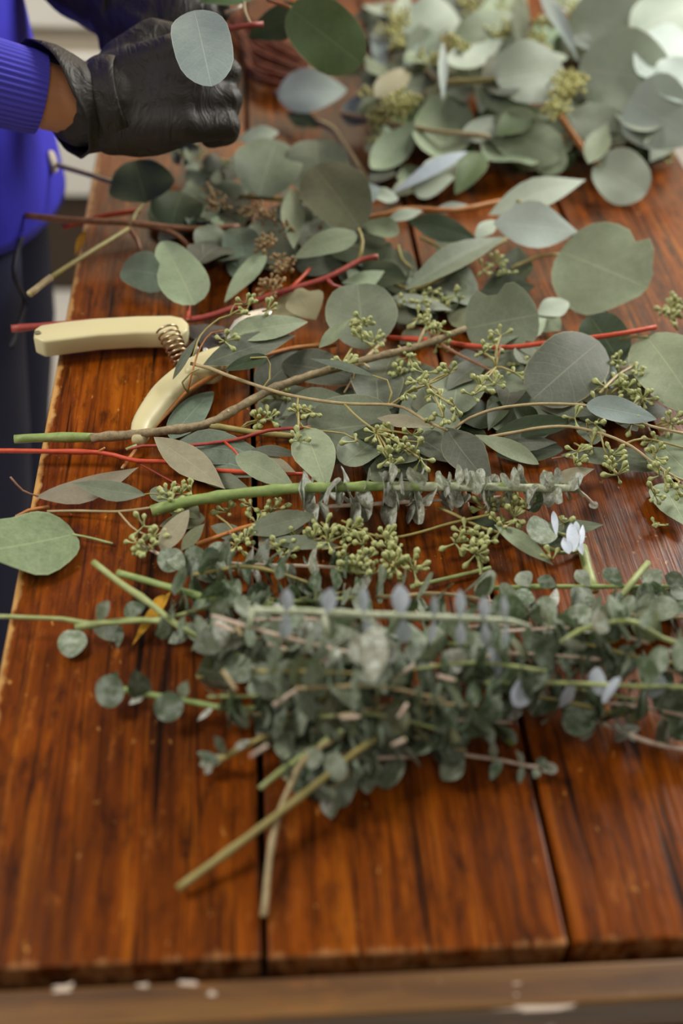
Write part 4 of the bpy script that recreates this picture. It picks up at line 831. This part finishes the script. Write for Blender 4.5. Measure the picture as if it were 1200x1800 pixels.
pile('far left branch of the rear pile with fuzzy seed heads', (720, 80), [(640, 100, .03), (700, 85, .04), (800, 60, .05), (860, 20, .05)],
     [(705, 50, 712, -16, 30, 'pale', 'lance', .05, .06, .7), (668, 124, 666, 46, 32, 'blue', 'ellip', .04, .055, .7), (716, 60, 800, 20, 84, 'pale', 'round', .05, .06, .6), (715, 75, 775, 90, 60, 'pale', 'round', .045, .04, .6), (720, 110, 740, 40, 30, 'teal', 'lance', .05, .06, .6), (700, 140, 770, 60, 28, 'teal', 'lance', .045, .055, .6), (640, 150, 680, 130, 40, 'grey', 'ovate', .02), (670, 150, 700, 110, 40, 'grey', 'ellip', .025)],
     'olive', ([(650, 20), (880, -10), (880, 80), (720, 150), (650, 140)], 22, 50, 80, ['pale', 'sage', 'grey', 'dark'], .01, .045), ((690, 55, .06, 30, 50), (700, 30, .06, 24, 36), (820, 10, .06, 30, 40), (700, 75, .055, 20, 30)))
b = Branch('tan cut stem end resting on the wood below the pale pointed leaf', (590, 240), 'cut_stem', 'stem')
b.stem([(560, 215, .016), (585, 228, .016), (600, 250, .012), (625, 285, .008), (650, 330, .006)], 6, 5.5, 'tan')
b = Branch('bundle of rust-brown dried stems on the wood beside the glove', (470, 110), 'dried_bundle', 'stems')
for k in range(11):
    o = (k - 5) * 9
    b.stem([(395 + k * 4, 50 + o * .6, .012 + .004 * (k % 3)), (440, 85 + o, .014 + .004 * (k % 2)), (490, 110 + o * .85, .012 + .003 * (k % 3)), (545, 128 + o * .5, .008)], 6.5, 5, 'rust', .3, name='dried_stem')
b = Branch('small yellow leaf hanging over the table edge below the brown stems', (135, 430), 'loose_leaf', 'leaf'); b.leaf(150, 405, 132, 450, 14, 'yellow', 'lance', .012, .0, .5)
# ------------------------------------------------------------------ pruners
CREAM = plain('cream_plastic', lin(206, 196, 152), 0.36, 0.03, 40)
STEEL = plain('worn_steel', lin(92, 86, 84), 0.42, 0.25, 220, Metallic=0.6)
CHROME = plain('bright_steel', lin(206, 202, 196), 0.22, 0.06, 120, Metallic=0.4)
COPPER = plain('spring_wire', lin(196, 172, 140), 0.3, 0.1, 120, Metallic=0.9)
pr = empty('pruners', at(385, 592, 0), 'cream-handled garden pruners lying open at the left table edge', 'pruners')
PR = V(pr.location)
def slab(name, top, bot, h, th, m, par=pr, bv=0.003, org=PR):
    """flat bar between two outlines given in pixels on the plane h above the table, th thick"""
    n = len(top); bm = bmesh.new(); L = []
    for z in (h - th / 2, h + th / 2):
        ring = [at(*p, h + th / 2) for p in top] + [at(*p, h + th / 2) for p in reversed(bot)]
        L.append([bm.verts.new((q.x - org.x, q.y - org.y, T + z - org.z)) for q in ring])
    N = 2 * n
    for k in range(N): bm.faces.new((L[0][k], L[0][(k + 1) % N], L[1][(k + 1) % N], L[1][k]))
    for ring, fl in ((L[0], True), (L[1], False)):
        for k in range(n - 1):
            f = (ring[k], ring[k + 1], ring[N - 2 - k], ring[N - 1 - k]); bm.faces.new(f[::-1] if fl else f)
    bmesh.ops.recalc_face_normals(bm, faces=bm.faces)
    o = bm_obj(name, bm, m, par)
    if bv:
        bevel(o, bv, 3)
    return o
# upper handle: top face 18 mm wide, 17 mm deep
HH = 0.0145
up_top = [(60, 578), (72, 570), (110, 564), (170, 558), (240, 554), (300, 553), (320, 557), (332, 568)]
up_bot = [(58, 592), (76, 600), (116, 595), (172, 588), (240, 584), (290, 584), (316, 590), (330, 580)]
hd = slab('handle', up_top, up_bot, HH + .001, 0.015, CREAM, bv=0.0022)
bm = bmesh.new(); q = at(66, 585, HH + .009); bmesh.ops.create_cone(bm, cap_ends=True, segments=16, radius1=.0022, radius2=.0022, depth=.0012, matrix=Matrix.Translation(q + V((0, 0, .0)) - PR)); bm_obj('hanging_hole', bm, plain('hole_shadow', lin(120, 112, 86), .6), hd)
# lower handle: rounded, curved
path = catmull([at(*p) for p in ((241, 778, .011), (246, 762, .012), (252, 745, .013), (280, 708, .014), (310, 678, .015), (345, 653, .015), (372, 640, .015), (392, 634, .015))], 0.004)
rings = []
for i, (p, d, s, u) in enumerate(frames(path)):
    t = i / (len(path) - 1); wd = (0.0058 + 0.0036 * min(1, t * 2.2)) * (1 if t > .06 else .65 + t * 6); ht = wd * 0.85
    rings.append([p + s * wd * math.copysign(abs(math.cos(a)) ** .7, math.cos(a)) + V((0, 0, 1)) * ht * math.copysign(abs(math.sin(a)) ** .7, math.sin(a)) - PR for a in [6.2832 * k / 16 for k in range(16)]])
v, f = loft(rings, True); h2 = link('handle', mesh('handle', v, f, CREAM), pr)
slab('handle_collar', [(322, 640), (340, 622), (372, 618), (392, 622)], [(326, 652), (345, 648), (375, 648), (390, 640)], .017, .016, CREAM, par=h2, bv=.004)
# blades
slab('counter_blade', [(325, 572), (360, 568), (392, 572), (415, 590), (430, 600), (470, 606)], [(322, 584), (350, 600), (365, 624), (392, 628), (420, 612), (468, 612)], .0135, .0045, STEEL, bv=.0012)
slab('blade', [(395, 590), (412, 562), (440, 546), (462, 541), (478, 543)], [(412, 604), (428, 588), (446, 574), (464, 560), (478, 548)], .019, .0035, CHROME, bv=.001)
for name, (u, v), r, d, m in (('pivot_bolt', (384, 592), .0065, .006, STEEL), ('pivot_nut', (384, 592), .0038, .009, STEEL), ('rivet', (346, 617), .0018, .007, CHROME), ('rivet', (361, 620), .0022, .007, CHROME)):
    bm = bmesh.new(); q = at(u, v, .018); bmesh.ops.create_cone(bm, cap_ends=True, segments=20 if 'nut' not in name else 6, radius1=r, radius2=r * .85, depth=d, matrix=Matrix.Translation(q - PR)); bevel(bm_obj(name, bm, m, pr), .0006)
a0, a1 = at(293, 580, .0262), at(322, 640, .013); ax = (a1 - a0); s_ = ax.cross(V((0, 0, 1))).normalized(); u_ = s_.cross(ax).normalized()
pts = []
for k in range(200):
    t = k / 199; r = .0080 - .0016 * t; an = t * 7.5 * 6.2832
    pts.append(a0 + ax * t + s_ * r * math.cos(an) + u_ * r * math.sin(an))
v, f, mi = tube_data(pts, lambda t: .00085, 6); link('spring', mesh('spring', [q - PR for q in v], f, [COPPER, COPPER], True, None, mi), pr)

# ------------------------------------------------------------------ the person in blue
KNIT = NT('blue_knit'); _p = KNIT.geo()
_n = KNIT.noise(_p, 900, 2); KNIT.set(Base_Color=KNIT.mix(KNIT.noise(_p, 30, 3), lin(44, 36, 176), lin(58, 52, 206)), Roughness=0.85); KNIT.bump(_n, 0.5, 0.001); KNIT = KNIT.m
RIB = plain('blue_ribbed_knit', lin(84, 78, 206), 0.8, 0.08, 400)
DENIM = plain('navy_denim', lin(27, 31, 68), 0.85, 0.25, 300)
SKIN = plain('skin', lin(196, 134, 94), 0.5, 0.06, 90)
SKIN.node_tree.nodes['Principled BSDF'].inputs['Subsurface Weight'].default_value = 0.1
NITR = NT('black_nitrile'); _p = NITR.geo(); NITR.set(Base_Color=lin(46, 40, 36), Roughness=0.58); NITR.bump(NITR.noise(NITR.mapping(_p, (60, 22, 40)), 1.0, 4, 0.6, 0.8), 0.8, 0.005); NITR = NITR.m
SHELL = plain('shell_button', lin(212, 200, 182), 0.3, 0.15, 200)
BLACK = plain('dark_cord', lin(30, 28, 40), 0.7)
HAIR = plain('dark_hair', lin(44, 32, 26), 0.5)
SHOE = plain('black_shoe', lin(30, 28, 28), 0.5)
ps = empty('person', (-0.33, 0.75, 0), 'person in a blue cardigan, jeans and black gloves reaching over the table', 'person')
PS = V(ps.location)
def super_ring(cx, cy, cz, a, b, n=40, e=0.8, tiltx=0.0, wr=0.0, sd=0):
    out = []
    for k in range(n):
        t = 6.2832 * k / n; c, s = math.cos(t), math.sin(t)
        w_ = 1 + wr * noise.noise(V((c * 2.2, s * 2.2, cz * 9 + sd)))
        x = a * w_ * math.copysign(abs(c) ** e, c); y = b * w_ * math.copysign(abs(s) ** e, s)
        out.append(V((cx + x, cy + y, cz + tiltx * x)) - PS)
    return out
TX, TY = -0.308, 0.735
tors = [(.705, .128, .205), (.72, .132, .208), (.76, .130, .205), (.82, .124, .196), (.90, .118, .184), (1.0, .114, .176), (1.12, .118, .184), (1.24, .122, .196), (1.34, .10, .19), (1.40, .075, .13), (1.44, .06, .07)]
trs = [super_ring(TX, TY, z, a, b, wr=.05) for z, a, b in tors]
for (z, a, b), rg in zip(tors, trs):
    for q in rg: q.z += .03 * (1 - (z - .7) / .75) + (TY - (q.y + PS.y)) * .28 * max(0, 1 - (z - .7) / .3)
v, f = loft(trs)
from mathutils.bvhtree import BVHTree
BV = BVHTree.FromPolygons([q + PS for q in v], f)
cdg = link('cardigan', mesh('cardigan', v, f, KNIT), ps); m = cdg.modifiers.new('solid', 'SOLIDIFY'); m.thickness = .004; m.offset = -1
# jeans
v, f = loft([super_ring(TX, TY, z, a, b, e=.85, wr=.04) for z, a, b in ((.98, .100, .165), (.9, .108, .176), (.80, .114, .186), (.74, .114, .188))])
jn = link('jeans', mesh('jeans', v, f, DENIM), ps)
for sy in (-1, 1):
    v, f = loft([super_ring(TX + dx, TY + sy * dy, z, a, b, e=.95, wr=.06, sd=sy) for z, a, b, dx, dy in ((.80, .112, .098, 0, .092), (.70, .105, .096, 0, .096), (.55, .088, .084, .004, .098), (.42, .070, .070, .004, .098), (.25, .062, .064, -.01, .098), (.09, .058, .062, -.015, .098))])
    link('jeans_leg', mesh('jeans_leg', v, f, DENIM), jn)
    bm = bmesh.new(); bmesh.ops.create_uvsphere(bm, u_segments=20, v_segments=12, radius=1, matrix=Matrix.Translation(V((TX + .04, TY + sy * .1, .035)) - PS) @ Matrix.Diagonal((.13, .048, .06, 1)))
    for q in bm.verts: q.co.z = max(q.co.z, 0.001)
    bm_obj('shoe', bm, SHOE, ps)
# hand positions
Wn, Kn = at(160, 190, .135), at(322, 152, .155)         # near wrist and knuckles
Wf, Kf = at(196, 2, .16), at(290, 16, .17)
En, Ef = V((-.40, .545, 1.0)), V((-.42, 1.02, 1.07))
Sn, Sf = V((TX, TY - .17, 1.33)), V((TX, TY + .17, 1.33))
# the body: one continuous surface
nodes = [('pel', V((TX, TY, .86)), .098), ('sp', V((TX, TY, 1.02)), .098), ('ch', V((TX, TY, 1.24)), .098), ('nk', V((TX + .005, TY, 1.42)), .055), ('hb', V((TX + .02, TY, 1.52)), .075), ('ht', V((TX + .03, TY, 1.62)), .085), ('hd', V((TX + .03, TY, 1.69)), .06)]
eds = [(0, 1), (1, 2), (2, 3), (3, 4), (4, 5), (5, 6)]
for S, E_, W_, K_ in ((Sn, En, Wn, Kn), (Sf, Ef, Wf, Kf)):
    i = len(nodes); pre = E_ + (W_ - E_) * .8
    nodes += [('s', S, .05), ('e', E_, .038), ('f', E_ + (W_ - E_) * .35, .036), ('p', pre, .0265), ('w', W_, .0255), ('k', W_ + (K_ - W_) * .3, .027)]
    eds += [(2, i), (i, i + 1), (i + 1, i + 2), (i + 2, i + 3), (i + 3, i + 4), (i + 4, i + 5)]
for sy in (-1, 1):
    i = len(nodes); nodes += [('h', V((TX, TY + sy * .09, .78)), .08), ('n', V((TX + .01, TY + sy * .098, .45)), .05), ('a', V((TX - .015, TY + sy * .098, .08)), .035), ('t', V((TX + .1, TY + sy * .1, .03)), .025)]
    eds += [(0, i), (i, i + 1), (i + 1, i + 2), (i + 2, i + 3)]
me = bpy.data.meshes.new('body'); bm = bmesh.new(); sk = bm.verts.layers.skin.verify()
vs = [bm.verts.new(p - PS) for _, p, _ in nodes]
for q, (_, _, r) in zip(vs, nodes): q[sk].radius = (r, r)
vs[0][sk].use_root = True
for a, b_ in eds: bm.edges.new((vs[a], vs[b_]))
bm.to_mesh(me); bm.free(); me.materials.append(SKIN); bo = link('body', me, ps); m = bo.modifiers.new('skin', 'SKIN'); m.use_smooth_shade = True; m = bo.modifiers.new('sub', 'SUBSURF'); m.levels = m.render_levels = 2
bm = bmesh.new(); bmesh.ops.create_uvsphere(bm, u_segments=28, v_segments=18, radius=1, matrix=Matrix.Translation(V((TX + .012, TY, 1.635)) - PS) @ Matrix.Diagonal((.118, .105, .125, 1)))
bmesh.ops.delete(bm, geom=[q for q in bm.verts if q.co.x > .06 and q.co.z + PS.z < 1.67], context='VERTS'); bm_obj('hair', bm, HAIR, ps)
# sleeves
def sleeve(S, E_, W_, ext, r0, r1, rc):
    d = (W_ - E_).normalized(); Cf = W_ - d * ext; Cs = Cf - d * .075
    path = catmull([S, (S + E_) / 2 + V((-.02, 0, 0)), E_, E_ + (Cs - E_) * .5, Cs], .012); rings = []
    fr = frames(path)
    for i, (p, dd, s, u) in enumerate(fr):
        t = i / (len(fr) - 1); r = r0 + (r1 - r0) * t
        rings.append([p + (s * math.cos(a) + u * math.sin(a)) * r * (1 + .07 * noise.noise(V((math.cos(a) * 1.5, math.sin(a) * 1.5, i * .35)))) - PS for a in [6.2832 * k / 28 for k in range(28)]])
    v, f = loft(rings); sl = link('sleeve', mesh('sleeve', v, f, KNIT), cdg)
    rings = []; n = 168
    fr = frames([Cs - d * .004 + d * (.079 * k / 9) for k in range(10)])
    for i, (p, dd, s, u) in enumerate(fr):
        t = i / 9; r = rc * (1.08 - .08 * t) * (1 if i < 9 else .96)
        rings.append([p + (s * math.cos(a) + u * math.sin(a)) * (r + .0009 * math.cos(a * 42)) - PS for a in [6.2832 * k / n for k in range(n)]])
    v, f = loft(rings); link('ribbed_cuff', mesh('ribbed_cuff', v, f, RIB), sl); return Cf, d
cuffN = sleeve(Sn, En, Wn, .038, .062, .034, .029)
cuffF = sleeve(Sf, Ef, Wf, .012, .062, .034, .030)
def button(p, nrm, r=.0085):
    bm = bmesh.new(); rot = nrm.to_track_quat('Z', 'Y').to_matrix().to_4x4()
    bmesh.ops.create_cone(bm, cap_ends=True, segments=20, radius1=r, radius2=r * .85, depth=.004, matrix=Matrix.Translation(p - PS) @ rot); bevel(bm_obj('button', bm, SHELL, cdg), .001)
def on_x(u, v, x):
    d = ray(u, v); return CAM + d * ((x - CAM.x) / d.x)
for bu, bv_ in ((47, 135), (88, 285)):
    hit = BV.ray_cast(CAM, ray(bu, bv_).normalized())
    if hit[0] is not None:
        nn = hit[1] if hit[1].dot(CAM - hit[0]) > 0 else -hit[1]
        button(hit[0] + nn * .003, nn, .0105)
# cord hanging under the hem
path = catmull([on_x(u, v, TX + .118) for u, v in ((44, 400), (28, 450), (26, 490), (44, 530), (30, 580), (20, 610))], .01)
v, f, mi = tube_data([p - PS for p in path], lambda t: .0022, 6); link('apron_cord', mesh('apron_cord', v, f, [BLACK, BLACK]), ps)

# gloved hands: closed fists around a stem
def capsule(bm, a, b_, ra, rb):
    d = (b_ - a)
    for p, r in ((a, ra), (b_, rb)): bmesh.ops.create_icosphere(bm, subdivisions=2, radius=r, matrix=Matrix.Translation(p))
    if d.length > 1e-5: bmesh.ops.create_cone(bm, cap_ends=True, segments=14, radius1=ra, radius2=rb, depth=d.length, matrix=Matrix.Translation((a + b_) / 2) @ d.to_track_quat('Z', 'Y').to_matrix().to_4x4())
def fist(W_, K_, nrm, thumb, cuffd, sc=1.0):
    """nrm: direction the back of the hand faces; thumb: +1/-1 side"""
    x = (K_ - W_).normalized(); z = (nrm - x * nrm.dot(x)).normalized(); y = z.cross(x) * thumb; o = W_
    L = (K_ - W_).length; P = lambda a, b_, c: o + x * a * L + y * b_ * sc + z * c * sc
    bm = bmesh.new()
    capsule(bm, P(-.12, 0, 0), P(.25, 0, .002), .030 * sc, .033 * sc)
    for b_ in (-.030, -.012, .008, .026):
        capsule(bm, P(.18, b_ * .6, 0), P(.95, b_, .002), .024 * sc, .0165 * sc)
    bmesh.ops.create_uvsphere(bm, u_segments=20, v_segments=14, radius=1, matrix=Matrix.Translation(P(.6, -.002, -.006)) @ Matrix((x, y, z)).transposed().to_4x4() @ Matrix.Diagonal((.062 * sc, .046 * sc, .026 * sc, 1)))
    fl = 0.001 * sc
    for i, (b_, l) in enumerate(((-.034, .78), (-.012, .92), (.010, 1.0), (.031, .9))):
        k = P(1.0, b_, .001); p1 = k + (x * 36 - z * 20) * l * fl; p2 = p1 + (-x * 8 - z * 27) * l * fl; p3 = p2 + (-x * 21 - z * 4) * l * fl
        capsule(bm, k, p1, .0125 * sc, .0112 * sc); capsule(bm, p1, p2, .0112 * sc, .0102 * sc); capsule(bm, p2, p3, .0102 * sc, .0088 * sc)
    t0 = P(.35, .034, -.012); t1 = P(.72, .054, -.022); t2 = t1 + (x * 30 - y * 8 - z * 10) * fl; t3 = t2 + (x * 22 - y * 14 - z * 10) * fl
    capsule(bm, t0, t1, .019 * sc, .0145 * sc); capsule(bm, t1, t2, .0135 * sc, .0118 * sc); capsule(bm, t2, t3, .0118 * sc, .0092 * sc)
    for q in bm.verts: q.co -= PS
    g = bm_obj('glove', bm, NITR, ps)
    m = g.modifiers.new('remesh', 'REMESH'); m.mode = 'VOXEL'; m.voxel_size = .0026; m.use_smooth_shade = True
    m = g.modifiers.new('smooth', 'SMOOTH'); m.factor = .6; m.iterations = 7
    rings = []; n = 48
    for i in range(13):
        t = i / 12; a = .42 - t * .80
        dd = cuffd[1]; f_ = min(1, max(0, (.2 - a) / .3)); xx = (x * (1 - f_) + dd * f_).normalized(); yy = (y - xx * y.dot(xx)).normalized(); zz = xx.cross(yy) * thumb
        c = P(a, 0, 0) if a > 0 else W_ + dd * (a * L); ry = (.034 + .0045 * t ** 2 + .002 * math.sin(t * 9)) * sc; rz = (.0345 + .007 * t ** 2) * sc
        ring = []
        for k in range(n):
            an = 6.2832 * k / n; wv = 1 + (.055 * t + .02) * noise.noise(V((math.cos(an) * 2.4, math.sin(an) * 2.4, t * 4.5)))
            sl = xx * (-.027 * t * t * math.cos(an) + .004 * t * noise.noise(V((an * 2, t, 3))))
            ring.append(c + yy * ry * wv * math.cos(an) + zz * rz * wv * math.sin(an) + sl - PS)
        rings.append(ring)
    v, f = loft(rings); cu = link('glove_cuff', mesh('glove_cuff', v, f, NITR), g); m = cu.modifiers.new('solid', 'SOLIDIFY'); m.thickness = .0008
    return g
fist(Wn, Kn, V((-.05, -.75, .65)), 1, cuffN, .92)
fist(Wf, Kf, V((-.1, -.55, .8)), -1, cuffF, .9)

# branch held in the gloved hands
b = Branch('branch with glossy dark green leaves held up in the gloved hands', (420, 60), 'held_branch', 'branch')
b.stem([(330, 62, .155), (360, 58, .165), (405, 50, .17), (440, 44, .172), (462, 42, .172)], 4.6, 5, 'crimson')
b.stem([(440, 44, .172), (430, 20, .176), (428, -12, .18)], 3.2, 3, 'tan', name='petiole'); b.stem([(395, 22, .172), (410, 18, .172), (425, 10, .172)], 4, 3.4, 'pink', name='side_twig')
b.stem([(470, 0, .17), (490, 6, .17), (512, 14, .17)], 3.4, 3, 'orange', name='petiole')
b.leaf(508, 14, 636, 112, 118, 'green', 'round', .17, .13, .75, bend=.02, fold=.05)
b.leaf(540, 22, 436, 66, 62, 'deep', 'ovate', .15, .13, .7)
b.leaf(342, 18, 372, 152, 104, 'blue', 'round', .215, .20, .9, fold=.08, bend=.03)
b.leaf(455, -6, 345, 6, 24, 'green', 'lance', .18, .18, .7)
b.leaf(396, 200, 272, 256, 46, 'deep', 'round', .10, .08, .6)
